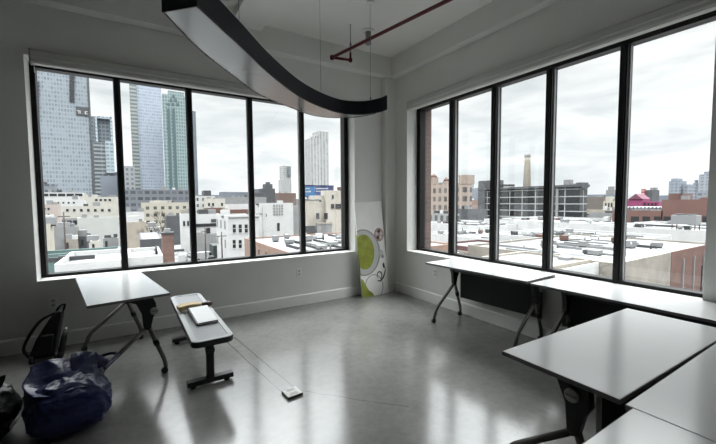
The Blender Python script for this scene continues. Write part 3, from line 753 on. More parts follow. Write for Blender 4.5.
TD = Lb('green_tower', 'green glass tower with a diamond pattern of dark panels at its top', 164, 188.5, 95.5, 350, 6, FD)
addL(TD, 'crown', FD, 168, 184, 91.5, 96, 352, 4, 0); addL(TD, 'side_wing', W_blueh, 188.5, 196.6, 111, 205, 358, 6, 0)
M_tpan = mat('dark_green_panel', (.13,.2,.21), .3)
for px, py in ((173.5,96.2),(171,100.2),(175.5,100.2),(168.5,104.3),(173,104.3),(177.5,104.3)): addL(TD, 'dark_panel', M_tpan, px-1.3, px+1.3, py-1.3, py+1.5, 350, .6, .3)
addL(TD, 'window_shaft', M_tpan, 168, 171, 109, 200, 350, .6, .3); addL(TD, 'window_shaft', M_tpan, 173, 176, 109, 200, 350, .6, .3)
Lb('grey_block', 'plain grey block left of the lavender tower foot', 124, 134.5, 166, 300, 25, facade('grey_block_grid', (.40,.42,.44), (.22,.23,.25), 3, 3.4, .5, .5, .2))
Lb('dark_low_block', 'long dark blue-grey low block under the green tower', 122, 190, 189.5, 270, 30, facade('low_dark_grid', (.21,.225,.25), (.14,.15,.18), 4, 4, .7, .5, .4), R_grey)
Lb('dark_low_block', 'dark low block at the foot of the huge glass tower', 33, 53.5, 184, 260, 30, facade('low_dark_grid_b', (.26,.28,.32), (.15,.165,.2), 3, 4, .7, .5, .4), R_grey)
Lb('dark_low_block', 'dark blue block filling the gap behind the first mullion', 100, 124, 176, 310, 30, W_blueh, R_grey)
t = Lb('slender_tower', 'slim grey tower standing alone on the skyline', 282.6, 291, 166, 520, 14, FE); addL(t, 'lower_shaft', FE, 281.5, 290.6, 180, 200, 517, 14, 0); addL(t, 'stair_core', FBd, 287.5, 290.5, 166.3, 176, 518, 4, 0)
t = Lb('pale_tower', 'pale striped apartment tower above the blue billboard', 310, 328.6, 139, 400, 24, FF); addL(t, 'upper_block', FF, 318.5, 328.6, 131.5, 139.5, 401, 18, 0); addL(t, 'upper_block', FE, 314, 318.5, 135.5, 139.5, 402, 12, 0)
# far low skyline, left window
for px0, px1, py, Y, wm, lab in ((204,211,190.5,420,W_darkg,'small dark block on the horizon right of the green tower'),(196,256,195,460,W_blueh,'long blue-grey ridge of far buildings in the third pane'),(222,262,192,400,W_blueh,'far blue-grey block behind the long white roof'),(255,262,189,380,W_blueh,'low far block right of the middle mullion'),(262.5,275,188.5,360,W_darkg,'dark stepped block left of the slim grey tower'),(255,281,193,340,W_darkg,'dark horizon block below the stepped one'),(279.5,296,193,310,mat('far_red_brick',(.20,.13,.11),.9),'reddish brick block below the slim grey tower'),(296,312,199,320,W_grey,'far grey block behind the fourth mullion')):
    t = Lb('far_block', lab, px0, px1, py, Y, 25, wm, R_grey)
    if 'dark stepped' in lab: addL(t, 'upper_step', W_darkg, 265.5, 272.5, 184, 189, 362, 10, 0); addL(t, 'upper_step', W_darkg, 267, 270, 182, 184.5, 363, 5, 0)
# ---- middle distance, left window
FW1 = facade('ribbon_window_wall', (.66,.66,.63), (.10,.105,.11), 5.5, 4.2, .82, .42, .5, oz=.1)
FW2 = facade('cream_windows', (.62,.58,.48), (.13,.13,.13), 3.4, 3.6, .45, .45, .5)
FW3 = facade('white_windows', (.72,.71,.69), (.12,.125,.13), 3.2, 3.8, .34, .5, .5)
t = Lb('office_block', 'long white low office with a ribbon of dark windows', 40, 84, 192.5, 215, 22, W_white, R_snow)
for k in range(5): addL(t, 'window', M_win, 41+k*8.5, 48.3+k*8.5, 193.6, 196.2, 215, .4, .1)
t = Lb('office_block', 'cream stepped block right of the ribbon windows', 80, 118, 197, 195, 20, W_cream, R_snow)
for k in range(4): addL(t, 'window', M_win, 95+k*4.5, 97.5+k*4.5, 199, 201, 195, .4, .1)
addL(t, 'upper_storey', W_cream, 83, 96, 194.5, 198, 199, 10, 0)
t = Lb('warehouse', 'white flat warehouse with small dark openings', 48, 84, 199.5, 178, 16, W_white, R_snow)
for k in range(6): addL(t, 'window', M_win, 52+k*5.2, 54+k*5.2, 202, 203.5, 178, .4, .1)
t = Lb('warehouse', 'long cream warehouse with a row of dark doors', 62, 121, 206, 165, 18, W_cream, R_snow)
for k in range(7): addL(t, 'door', M_win, 66+k*7, 68.5+k*7, 209, 211.5, 165, .4, .1)
t = Lb('brick_house', 'pale pink house with four small windows', 38, 58, 204.5, 128, 10, mat('pale_pink_render', (.60,.52,.47), .85), R_snow)
for px in (44.5, 48.5):
    for py in (208, 214): addL(t, 'window', M_win, px-1, px+1, py-.2, py+1.8, 128, .4, .1)
t = Lb('white_shed', 'big white blank shed wall behind the left table', 77, 119, 217.5, 140, 26, mat('blank_white_wall', (.66,.67,.64), .8, var=.05, scale=.3), R_snow); 
t = Lb('low_garage', 'low grey garages between the pink house and the shed', 42, 79, 219, 145, 12, W_grey, R_snow)
for k in range(4): addL(t, 'door', M_win, 55+k*6, 59.5+k*6, 220.5, 224, 145, .4, .1)
Lb('yellow_shed', 'narrow pale yellow building at the left end of the window', 42, 50, 224, 84, 9, W_yel, R_snow)
Lb('flat_shed', 'snow covered flat shed behind the yellow building', 47, 76, 227, 121, 12, W_grey, R_snow)
t = Lb('tan_house', 'tan house with a white flat roof right of the first mullion', 124.5, 146, 222, 112, 10, W_tan, R_snow)
Lb('white_house', 'white house behind the tan one', 124, 144, 212, 150, 12, W_white, R_snow)
t = Lb('cream_school', 'long cream building with rows of windows under the green tower', 141, 190, 202.5, 205, 20, FW2, R_snow)
addL(t, 'upper_storey', W_cream, 150, 172, 200.5, 203, 210, 8, 0)
t = Lb('white_house', 'white house at the right edge of the second pane', 181, 192, 213.5, 112, 20, W_white, R_snow)
for px in (183, 187): addL(t, 'window', M_win, px, px+2, 221, 226, 112, .4, .1)
Lb('dark_shed', 'dark shed beside the bare brown tree', 166, 181, 216, 140, 12, W_darkg, R_grey)
t = Lb('grey_shed', 'grey roofed shed with a dark front behind the brick chimney', 140, 162, 239, 62, 15, W_darkg, R_silver, par=.1, deep=True)
t = Lb('teal_building', 'teal-grey wall with a snowy coping along the bottom of the left pane', 36, 120, 252.5, 46, 4, W_teal, R_dirty, deep=True); clutter(t, -25, -8, 46.5, 49, sight(80,252.5,1,46).z-.5, 4, 3, .4)
t = Lb('white_roof_building', 'nearest white snowy roof below the left pane', 54, 124, 262, 33, 9, W_white, R_snow, deep=True); clutter(t, -14, -6, 34, 40, sight(80,262,1,33).z-.5, 3, 5, .3)
t = Lb('white_roof_building', 'white snowy roof left of the brick chimney', 126, 163, 256.5, 40, 9, W_white, R_snow, deep=True); clutter(t, -3, 3, 41, 47, sight(140,256.5,1,40).z-.5, 3, 8, .35)
for nm, px0, px1, py, Y, wm, rm, lab in (('yard_hut',64,76,239.5,117,W_dirty,R_snow,'weathered hut at the left end of the yard'),('yard_hut',79,87,236.5,124,W_darkg,R_snow,'dark hut on the yard beside the weathered one'),('yard_hut',90,99,241,113,W_cream,R_snow,'cream hut in the middle of the yard'),('yard_hut',103,118,238,121,W_grey,R_dirty,'grey hut at the right end of the yard by the mullion'),('yard_hut',148,160,227,118,W_white,R_snow,'white hut behind the bare brown tree')):
    t = Lb(nm, lab, px0, px1, py, Y, 4, wm, rm); addL(t, 'door', M_win, px0+2, px0+4.5, py+3, py+9, Y, .4, .1)
# brick chimney
cpx = sight(168, 240, 1, 42)
ch = thing('brick_chimney', 'tapered red-brown brick chimney below the second pane', 'chimney', (cpx.x, 42.5, G))
zt = sight(168, 234, 1, 42).z-G
def sq(r, z): return [(r,r,z),(-r,r,z),(-r,-r,z),(r,-r,z)]
mb = MB(); V = [[mb.bm.verts.new(p) for p in sq(r, z)] for r, z in ((.95,0),(.95,zt-4.6),(.62,zt-3.2),(.60,zt))]
for A_, B_ in zip(V, V[1:]):
    for k in range(4): mb.bm.faces.new((A_[k], A_[(k+1)%4], B_[(k+1)%4], B_[k]))
mb.bm.faces.new(V[-1]); mb.build('stack', W_brick and brick_mat('chimney_brick', (.20,.105,.085), (.26,.14,.11), (.25,.2,.18), 1, .3, .1), ch)
MB().box(-.68,.68,-.68,.68,zt-.02,zt+.18).build('cap', M_dkmet, ch); MB().box(-.3,.3,-.3,.3,zt+.18,zt+.6).build('flue', M_cond, ch)
# third pane
t = Lb('pale_house', 'pale house with two rows of small windows in the third pane', 196.5, 215, 196, 235, 14, FW3, R_snow)
t = Lb('pale_house', 'pale house next to the one with two window rows', 206, 225, 198.5, 222, 12, W_cream, R_snow)
for px in (208, 212, 221): addL(t, 'window', M_win, px, px+2, 203, 206, 222, .4, .1)
Lb('long_roof_hall', 'long hall with a pale roof right of the pale houses', 222, 258, 197, 250, 26, W_grey, R_snow)
t = Lb('white_hall', 'small white hall with rusty lean-to behind the white corner house', 228, 249, 204, 168, 20, W_white, R_snow); addL(t, 'lean_to', M_rust, 230, 249, 209.5, 215, 162, 5, 0)
Lb('rusty_shed', 'rust brown shed left of the small white hall', 206, 226, 208, 180, 10, M_rust, R_grey)
t = Lb('depot', 'white depot with a dark strip of loading doors', 194, 219.5, 214, 116, 26, W_white, R_snow)
addL(t, 'loading_strip', M_win, 196, 218, 223.5, 226.5, 116, .5, .2); addL(t, 'door', M_win, 206, 210, 228, 233, 116, .5, .2); addL(t, 'door', M_dkmet, 211, 217, 219, 222, 116, .5, .2)
Lb('grey_shed', 'grey lean-to shed in front of the white depot', 196, 219, 235, 110, 5, W_grey, R_silver)
# white corner house with real windows
t = Lb('corner_house', 'white two-storey corner house with tall dark windows', 228, 259, 215.5, 78, 14, W_white, R_snow, deep=True)
o = t.location
for px in (232.6, 238.6, 244.6):
    for py0, py1 in ((224.5,232.5),(240,248)):
        w = addL(t, 'window', M_win, px, px+3, py0, py1, 78, .3, .05); 
        a, b = sight(px, py0, 1, 78), sight(px+3, py1, 1, 78)
        MB().box(a.x-o.x-.1, b.x-o.x+.1, 78-.16-o.y, 78+.1-o.y, b.z-o.z-.15, b.z-o.z).box(a.x-o.x, b.x-o.x, 78-.1-o.y, 78-o.y, (a.z+b.z)/2-o.z-.05, (a.z+b.z)/2-o.z+.05).build('sill', W_white, w)
xl = sight(228, 220, 1, 78).x
for Yw in (81, 85.5, 90):
    for z in (-3.9, -8.3):
        MB().box(xl-.06-o.x, xl+.2-o.x, Yw-o.y, Yw+1.1-o.y, z-.9-o.z, z+1.0-o.z).build('window', W_grey, t)
addL(t, 'cornice', W_white, 227.6, 259.4, 215, 217, 78, .6, .3); clutter(t, xl+2, xl+10, 80, 86, sight(240,215.5,1,78).z-.5, 3, 12)
# white block, pane four
t = Lb('white_block', 'white block with one tall window left of the fourth mullion', 259, 293, 203, 92, 24, W_white, R_snow)
addL(t, 'window', M_win, 277, 279.6, 223, 231, 92, .4, .06)
lat = addL(t, 'lattice_window', W_grey, 273, 283, 204.5, 215.5, 92, .3, .05)
for k in range(3): addL(t, 'lattice_bar', W_white, 275.2+k*2.4, 276+k*2.4, 204.5, 215.5, 92, .2, .15); addL(t, 'lattice_bar', W_white, 273, 283, 207+k*2.8, 207.7+k*2.8, 92, .2, .15)
addL(t, 'pilaster', W_white, 262.5, 264, 206, 236, 92, .4, .25); addL(t, 'string_course', W_grey, 256, 263, 213.5, 214.3, 92, .3, .1)
addL(t, 'side_wing', W_grey, 293, 301, 206, 236, 95, 14, 0); clutter(t, sight(262,203,1,92).x, sight(288,203,1,92).x, 93, 95, sight(276,203,1,92).z-.5, 3, 17)
# brick building whose side runs away from us
bx = sight(290, 253, 2, -5.6).x
t = block('brick_building', 'low pinkish brick building with a snowy roof at the bottom of the fourth pane', bx, bx+26, 36, 66, -5.6, W_pink, R_snow, par=.35)
o = t.location
for Yw in (43, 46.5, 52, 56): MB().box(bx-.06-o.x, bx+.2-o.x, Yw-o.y, Yw+.8-o.y, 5.6, 7.2).build('window', M_win, t)
clutter(t, bx+3, bx+20, 40, 63, -5.9, 16, 23)
# billboard and cream house, pane five
t = Lb('cream_house', 'cream house with small dark windows below the billboard', 326, 352, 190.5, 74, 14, mat('cream_plaster', (.66,.61,.53), .85, var=.1, scale=.5), R_snow)
cm = t.children[0].data.materials[0]
addL(t, 'left_wing', cm, 306, 326.2, 200, 240, 75, 3, 0); addL(t, 'gable', cm, 313, 326.2, 195.5, 201, 75.2, 2.6, 0); addL(t, 'wing_coping', R_snow, 305.5, 320, 199.3, 200.3, 74.9, 3, 0)
for q in ((331.2,334,204,208.5),(335.6,341,204,208.5),(332,333.6,195,198.5),(316.5,319.2,213,219),(324.5,327.5,213,219),(319.7,321,200,202)): addL(t, 'window', M_win, *q, 73.9, .4, .1)
addL(t, 'garage_door', W_grey, 316.5, 331.5, 224, 236, 73.9, .4, .1); addL(t, 'garage_lintel', W_dirty, 316, 332, 222.6, 224.2, 73.9, .5, .2); addL(t, 'low_wall', W_darkg, 305, 316, 226, 232, 73.5, 1, 0)
unit(t, sight(340,190.5,1,76).x, 75.6, sight(340,190.5,1,74).z, 1.6, 1, .9, M_rust)
M_bill = mat('blue_billboard', (.045,.085,.30), .5); M_bill2 = mat('light_blue_billboard', (.06,.22,.46), .5); M_navyb = mat('navy_billboard', (.03,.035,.13), .5)
bl = Lb('billboard', 'blue billboard with white lettering above the cream house', 304.5, 331.5, 185.5, 118, .8, M_bill, cat='billboard', z0=sight(318,197,1,118).z)
o = bl.location
addL(bl, 'light_panel', M_bill2, 304.5, 314.5, 186.5, 196, 118, .3, .1); addL(bl, 'dark_border', M_navyb, 304.5, 333.5, 185.1, 186.5, 118, .5, .15); addL(bl, 'dark_panel', M_navyb, 329.5, 333.5, 186.5, 192, 118, .5, .1)
for i in range(3): MB().box(-4+i*4-.15, -4+i*4+.15, .3, .6, -9-.0, .2).build('support_post', M_dkmet, bl)
def text(s, name, m, parent, a, b, z0, Y):
    """white lettering stretched between two points on the face y=Y"""
    cu = bpy.data.curves.new(name, 'FONT'); cu.body = s; cu.extrude = .03; cu.materials.append(m)
    ob = bpy.data.objects.new(name, cu); COL.objects.link(ob); ob.parent = parent
    cu.size = 1; bpy.context.view_layer.update(); w = ob.dimensions.x; hgt = ob.dimensions.y
    return ob, w, hgt
# the lettering is unreadable in the photograph: small raised strokes in two lines, and two lines on the light panel
def scribble(px0, px1, py0, py1, seed, n):
    r = random.Random(seed); w = (px1-px0)/n
    for i in range(n):
        h = r.uniform(.75, 1); x = px0+i*w
        addL(bl, 'letter', W_white, x, x+w*r.uniform(.6,.8), py1-(py1-py0)*h, py1, 118, .1, .22)
scribble(315.6, 327.8, 187.9, 189.2, 1, 12); scribble(316, 326, 190.8, 191.8, 2, 9); scribble(305.3, 309.8, 188, 189.2, 3, 4); scribble(305.2, 311, 190.8, 192.3, 4, 5)

# ---- right window
FT = facade('tan_brick_windows', (.50,.40,.335), (.16,.145,.14), 4.6, 5.0, .5, .58, .4, grough=.3, oz=.25)
t = Rb('tan_warehouse', 'tall tan brick warehouse with four rows of windows', 414, 452, 184.5, 150, 40, FT, R_grey)
addR(t, 'stair_tower', FT, 452, 464.5, 183, 225, 150, 6, 0); W_tanb = mat('tan_brick', (.46,.36,.30), .9, var=.1, scale=.3)
addR(t, 'tower_head', W_tanb, 458.8, 465, 175, 184, 150, 8, .2)
for px0, px1, py in ((431.5,436,177.5),(444.5,448.2,181)):
    a = sight((px0+px1)/2, py, 0, 153); o = t.location; w_ = abs(sight(px0,py,0,156).y-sight(px1,py,0,156).y)/2
    h0 = sight(434,184.5,0,150).z-o.z-.6
    MB().box(-w_, w_, a.y-o.y-w_, a.y-o.y+w_, h0, a.z-o.z).build('roof_house', W_tanb, t)
    MB().lathe([(w_*1.1, a.z-o.z), (w_*.9, a.z-o.z+1), (.1, a.z-o.z+2.4)], (0, a.y-o.y, 0), 10).build('roof_cap', M_rust, t)
t = Rb('grey_house', 'grey low house in front of the tan brick warehouse', 427, 452, 213.5, 112, 12, facade('grey_house_windows', (.42,.42,.41), (.12,.12,.13), 3.6, 5, .5, .5, .4), R_snow)
Rb('far_block', 'far blue-grey block between the tan and the dark building', 464, 480, 188.5, 420, 30, W_blueh, R_grey)
t = [x for x in COL.objects if x.get('label','').startswith('far blue-grey block between')][0]
for k in range(4): addR(t, 'roof_sign_panel', W_grey, 467.2+k*1.7, 468.2+k*1.7, 184, 187.5, 420, 1, 0)
addR(t, 'roof_sign_frame', M_dkmet, 467, 474, 183.6, 184.2, 420, 1, 0)
Rb('low_red_block', 'low reddish block with a white roof below the far blue-grey one', 463, 480, 200, 240, 20, mat('pale_red', (.34,.22,.19), .9), R_snow)
Rb('dark_low_shed', 'dark low shed left of the dark gridded building', 455, 479, 209, 132, 10, W_darkg, R_dirty)
FG = facade('dark_grid_building', (.52,.54,.54), (.05,.055,.06), 7.6, 3.6, .94, .86, .6, grough=.2, oz=.3)
t = Rb('dark_grid_building', 'long dark glass building with a pale grid of frames', 478, 580, 188, 175, 40, FG)
addR(t, 'cornice', W_darkg, 478, 581, 186.3, 188.4, 174, 8.2, 0); addR(t, 'raised_end', W_darkg, 478.5, 497, 180.5, 188, 174.6, 6, 0); addR(t, 'left_bay', W_darkg, 478, 484.5, 182.5, 225, 174.2, 10, 0)
addR(t, 'raised_end', W_darkg, 576, 582, 182.5, 188, 174.6, 6, 0); addR(t, 'bulkhead', W_grey, 563.5, 570, 179.8, 187, 178, 3, 0); addR(t, 'roof_screen', M_cond, 571, 577, 183.5, 186.5, 178, 4, 0)
addR(t, 'pale_pier', W_grey, 555.5, 558, 188.5, 216, 174.5, 1, 0)
for px in (503, 509): addR(t, 'roof_unit', M_dkmet, px-1.5, px+1.5, 184.3, 186.5, 178, 4, 0)
# smokestack
a = sight(527.6, 153.5, 0, 255); b0 = sight(525, 154, 0, 255).y-a.y
sk = thing('smokestack', 'tall tapering tan smokestack behind the dark gridded building', 'smokestack', (a.x, a.y, G)); zt = a.z-G
M_stk = mat('tan_stack_brick', (.42,.38,.31), .9, var=.1, scale=.2); r0 = abs(b0)
MB().lathe([(r0*1.75,0),(r0*1.0,zt-6),(r0*.95,zt-3)], seg=20).build('shaft', M_stk, sk); MB().lathe([(r0*.95,zt-3),(r0*1.05,zt-2.6),(r0*1.05,zt)], seg=20).build('crown_band', W_grey, sk)
# far right skyline
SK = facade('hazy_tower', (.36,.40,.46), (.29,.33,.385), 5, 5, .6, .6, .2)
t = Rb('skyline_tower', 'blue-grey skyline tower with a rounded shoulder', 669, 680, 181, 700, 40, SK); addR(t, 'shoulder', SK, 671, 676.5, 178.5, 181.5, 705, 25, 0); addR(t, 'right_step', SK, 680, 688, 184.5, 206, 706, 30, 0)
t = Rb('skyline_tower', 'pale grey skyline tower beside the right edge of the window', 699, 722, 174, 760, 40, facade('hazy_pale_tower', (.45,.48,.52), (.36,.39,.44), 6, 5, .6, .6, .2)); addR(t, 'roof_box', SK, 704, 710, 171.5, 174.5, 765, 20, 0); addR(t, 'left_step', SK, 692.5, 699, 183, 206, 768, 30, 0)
addR(t, 'thin_spire', SK, 694.5, 696.5, 180, 184, 770, 8, 0)
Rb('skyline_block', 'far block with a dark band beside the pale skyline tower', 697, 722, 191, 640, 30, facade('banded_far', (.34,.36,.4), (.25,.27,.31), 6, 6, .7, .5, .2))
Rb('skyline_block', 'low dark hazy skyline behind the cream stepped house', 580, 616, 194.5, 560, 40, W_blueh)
t = Rb('skyline_block', 'small grey block rising on the skyline left of the last mullion', 606, 614, 190, 600, 30, W_grey); addR(t, 'upper_step', W_grey, 608, 611.5, 186.5, 190.5, 602, 10, 0)
Rb('skyline_block', 'brown low skyline at the right end of the dark gridded building', 583, 605, 197, 430, 30, mat('far_brown', (.20,.17,.15), .9), R_grey)
Rb('skyline_block', 'grey low skyline between the red sign and the blue-grey tower', 640, 672, 195.5, 520, 30, W_blueh)
t = Rb('cream_house', 'cream stepped house left of the last mullion', 603.5, 614, 201, 235, 10, W_yel, R_snow); addR(t, 'upper_step', W_yel, 605.5, 609.5, 196.5, 201.5, 236, 6, 0)
for k in range(3): addR(t, 'window', M_win, 605+k*3, 606.5+k*3, 203, 207, 235, .4, .1)
Rb('snowy_warehouse', 'low warehouse with a bright snowy roof left of the last mullion', 582, 620, 210, 205, 30, W_tan, R_snow)
M_mag = mat('magenta_paint', (.34,.05,.16), .7, var=.1, scale=.3)
t = Rb('magenta_house', 'bright magenta painted house on the skyline', 626, 643, 199, 262, 12, M_mag, R_grey); o = t.location
a, b = sight(629, 199, 0, 262), sight(643, 199, 0, 262); zz = a.z-o.z
MB().prism([(a.y-o.y, zz),(b.y-o.y, zz),((a.y+b.y)/2-o.y, zz+3.2)], -6, 6, lambda u, v, q: (q, u, v)).build('gable_roof', mat('dark_pink_roof', (.22,.06,.11), .8), t)
addR(t, 'side_wing', M_mag, 643, 659, 201.5, 212, 263, 10, 0)
for k in range(4): addR(t, 'window', M_win, 644+k*3.6, 645.6+k*3.6, 203, 205.5, 262.8, .3, .1)
t = Rb('dark_house', 'dark house with a red sign beside the magenta house', 644.5, 652.5, 190, 300, 12, W_darkg, R_grey)
sgn = addR(t, 'red_sign', mat('red_sign', (.50,.06,.06), .6), 641.2, 645, 189, 198, 299, 1, 0)
for k in range(3): addR(t, 'sign_stripe', W_white, 641.8, 644.2, 190.4+k*2.6, 191.4+k*2.6, 298.8, .2, .1)
# long red brick building
W_rb = mat('red_brown_brick', (.22,.115,.095), .9, var=.12, scale=.15)
t = Rb('red_brick_factory', 'long red brick factory with dark square windows', 662, 722, 199.5, 142, 30, W_rb, R_snow)
addR(t, 'left_wing', W_rb, 612, 662.2, 210.5, 236, 142, 26, 0); addR(t, 'snowy_coping', R_snow, 612, 662, 207.4, 210.7, 142.5, 24, 0)
for k in range(9): addR(t, 'roof_vent', M_dkmet, 629+k*3.8, 629.8+k*3.8, 207, 209, 142.3, .6, 0)
addR(t, 'roof_house', W_rb, 668.5, 682, 193.5, 200, 150, 10, 0); addR(t, 'chimney', M_dkmet, 681, 682, 189, 200, 149, 1, 0)
for q in ((631,639),(642.5,650),(654,660.5),(663.5,672),(689,697.5),(702.5,712)):
    w = addR(t, 'window', M_win, q[0], q[1], 216.5, 222, 142, .5, .1)
addR(t, 'roof_projection', W_rb, 700, 722, 197.5, 200, 143, 8, 0)
# white roofs in the middle ground, right window
rows = [('white_roof_hall', 'wide snowy roof hall in front of the dark gridded building', 484, 622, 222, 118, 40, W_white, R_snow, 14),
 ('white_roof_hall', 'snowy roof hall with many roof units in front of the red factory', 600, 735, 229, 96, 34, W_white, R_silver, 12),
 ('white_roof_hall', 'white hall with a stepped roof below the tan warehouse', 420, 486, 224, 100, 26, W_white, R_snow, 12),
 ('white_roof_hall', 'lower white hall behind the first two panes of the right window', 422, 500, 236.5, 72, 22, W_white, R_dirty, 14),
 ('white_roof_hall', 'broad silver roof hall in the middle of the right window', 488, 612, 238.5, 64, 26, W_white, R_silver, 16)]
for nm, lab, a_, b_, py, X, dp, wm, rm, n in rows:
    t = Rb(nm, lab, a_, b_, py, X, dp, wm, rm, deep=True); y1, y0 = sight(a_, py, 0, X).y, sight(b_, py, 0, X).y
    clutter(t, X+2, X+dp-3, y0+3, y1-3, sight((a_+b_)/2, py, 0, X).z-.5, n, int(a_)+n)
t = Rb('maroon_edged_roof', 'snowy roof edged in maroon in the third pane of the right window', 440, 530, 249, 50, 12, W_maroon, R_silver, deep=True); clutter(t, 52, 60, sight(520,249,0,50).y, sight(470,249,0,50).y, sight(490,249,0,50).z-.5, 5, 91)
t = Rb('white_roof_building', 'nearest snowy roof below the first panes of the right window', 415, 470, 257, 38, 8, W_dirty, R_snow, deep=True); clutter(t, 39, 45, sight(465,257,0,38).y, sight(430,257,0,38).y, sight(450,257,0,38).z-.5, 4, 55)
t = Rb('silver_roof_building', 'nearest silver roof below the middle of the right window', 486, 566, 263, 34, 12, W_white, R_silver, deep=True); clutter(t, 36, 44, sight(555,263,0,34).y, sight(495,263,0,34).y, sight(525,263,0,34).z-.5, 3, 61)
t = Rb('roof_cabin', 'dark brown boxy cabin standing on the silver roof', 557.5, 565.5, 239.5, 62, 2.5, M_rust, R_snow, z0=sight(560,246,0,62).z, par=.2)
# tan wall and tan-and-brick wall running away from us
t = block('tan_shed', 'low tan shed with a blind wall at the bottom of the fourth pane', 29.5, 40.6, 15.6, 24, -5.4, W_tan, R_snow, par=.3); o = t.location
MB().box(6-3.2, 6-1.4, -4.25, -4.1, 3.6, 5.2).build('door', M_win, t)
for k in range(3): MB().box(-4.5+k*3.6, -4.35+k*3.6, -4.27, -4.1, 0, 8.4).build('downpipe', W_dirty, t)
t = block('brick_workshop', 'low workshop with one weathered grey and one red brick wall in the last pane', 41, 74, 13.2, 34, -5.6, W_dirty, R_snow, par=.35); o = t.location
MB().box(-1, 16.52, -10.45, -10.3, 0, 8.42).build('brick_wall', W_brick, t)
MB().box(11, 14.6, -10.6, -10.4, 0, 5.4).build('loading_door', M_win, t)
for k in range(3): MB().box(3+k*4.2, 3.25+k*4.2, -10.62, -10.4, 0, 7.2).build('downpipe', M_cond, t)
clutter(t, 40, 70, 16, 32, -5.95, 14, 71)
rt_ = thing('cooling_unit', 'pale rooftop cooling unit raised on legs in the last pane', 'cooling unit', (78, 17.2, -4.0))
pz = sight(685, 239, 0, 98); rt_.location = (98.0, pz.y, sight(690,229,0,96).z-.45)
MB().box(-1.6,1.6,-2.1,2.1,1.3,3.3).build('housing', M_cond, rt_); MB().lathe([(.9,3.3),(.95,3.5),(.9,3.55)], (0,.9,0), 16).lathe([(.9,3.3),(.95,3.5),(.9,3.55)], (0,-.9,0), 16).build('fan_ring', M_dkmet, rt_)
for sx in (-1.4, 1.4):
    for sy in (-1.9, 1.9): MB().box(sx-.08, sx+.08, sy-.08, sy+.08, 0, 1.3).build('leg', M_rust, rt_)

# ---- small flat houses filling the blocks between the bigger buildings
rr = random.Random(31)
HW = [W_white, W_cream, W_tan, W_grey, W_dirty, W_pink, FW2, FW3, W_white, W_white, W_dirty, W_rb]
def infill(n, pick, lab, grp):
    k = tries = 0
    while k < n and tries < 3000:
        tries += 1
        x, y = pick(); a, b = rr.uniform(3, 7.5), rr.uniform(3, 6); h = rr.uniform(5, 10.5)
        if any(x+a > q[0] and x-a < q[1] and y+b > q[2] and y-b < q[3] for q in BOXES): continue
        t = block('small_house', lab, x-a, x+a, y-b, y+b, G+h, rr.choice(HW), rr.choice([R_snow, R_silver, R_dirty, R_grey]), group=grp)
        if rr.random() < .6: unit(t, x+rr.uniform(-1.5, 1.5), y, G+h-.45, rr.uniform(1, 2.2), rr.uniform(1, 2.2), rr.uniform(.9, 2), rr.choice([M_cond, W_grey, M_dkmet]))
        k += 1
def pick_r():
    X = rr.uniform(150, 200); p = rr.uniform(586, 612); return X, sight(p, 205, 0, X).y
infill(7, pick_r, 'small low house among the few between the dark gridded building and the last mullion', 'small houses beyond the gridded building')

# ---- street: cars, poles, bare trees
M_tyre = mat('tyre', (.02,.02,.02), .8); M_cgl = mat('car_glass', (.03,.035,.04), .15)
CARS = {}
def car(label, x, y, rz, col, van=False):
    key = (col, van)
    t = thing('van' if van else 'car', label, 'van' if van else 'car', (x, y, G), rz)
    cm = CARS.setdefault(col, mat('car_paint', col, .3, coat=.5))
    hgt = 2.3 if van else .95
    if van: prof = [(-2.6,.35),(2.5,.35),(2.6,.9),(2.2,1.2),(1.7,2.2),(-2.55,2.25),(-2.6,.5)]
    else: prof = [(-2.2,.32),(2.15,.32),(2.22,.62),(2.1,.78),(1.15,.92),(-1.3,.95),(-2.1,.92),(-2.22,.6)]
    MB().prism(prof, -.88, .88, lambda u, v, q: (u, q, v)).build('body', cm, t, bevel=.06)
    if van: MB().prism([(1.35,1.2),(2.22,1.22),(1.78,2.0),(1.35,2.0)], -.9, .9, lambda u, v, q: (u, q, v)).build('windows', M_cgl, t)
    else:
        MB().prism([(-1.75,.93),(1.05,.91),(.35,1.38),(-1.15,1.40)], -.80, .80, lambda u, v, q: (u, q, v)).build('windows', M_cgl, t, bevel=.05)
        MB().prism([(-1.18,1.38),(.38,1.36),(.25,1.45),(-1.05,1.47)], -.76, .76, lambda u, v, q: (u, q, v)).build('roof', cm, t, bevel=.03)
    for sx in (-1.35, 1.4):
        for sy in (-.82, .82): MB().tube([(sx, sy-.1, .33), (sx, sy+.1, .33)], .33, 12).build('wheel', M_tyre, t)
    return t
wh, bk, sv, rd = (.72,.72,.72), (.02,.02,.022), (.40,.41,.42), (.22,.03,.03)
def gp(px, py): return sight(px, py, 2, G)
for px, py, rz, c, van, lab in ((183,262,80,wh,True,'white van nearest on the street right of the brick chimney'),(192,257,95,wh,False,'white car behind the white van on the street'),(184,243,95,sv,False,'silver car on the street halfway up'),(177,232,95,bk,False,'dark car parked on the far part of the street'),(184.5,232.5,95,sv,False,'silver car opposite the dark car on the far street'),(178,225,95,rd,False,'red car at the far end of the street'),(193,247,95,bk,False,'black car at the third mullion'),(203,260,10,wh,True,'white van parked below the depot'),(211.5,262,20,bk,False,'black car at the sill below the depot'),
    (97,246.5,20,wh,True,'white box van on the yard behind the teal wall'),(70,247.5,10,bk,False,'black car at the left of the yard'),(130,240,80,wh,False,'white car on the yard right of the first mullion')):
    p = gp(px, py); car(lab, p.x, p.y, A(rz), c, van)
for px, py, rz, c, van, lab in ((688,287,8,bk,False,'black car below the brick workshop'),(676,282,5,sv,False,'silver car parked along the brick workshop'),(704,289,5,wh,True,'white van at the right edge of the window')):
    p = gp(px, py); car(lab, p.x, p.y, A(rz), c, van)
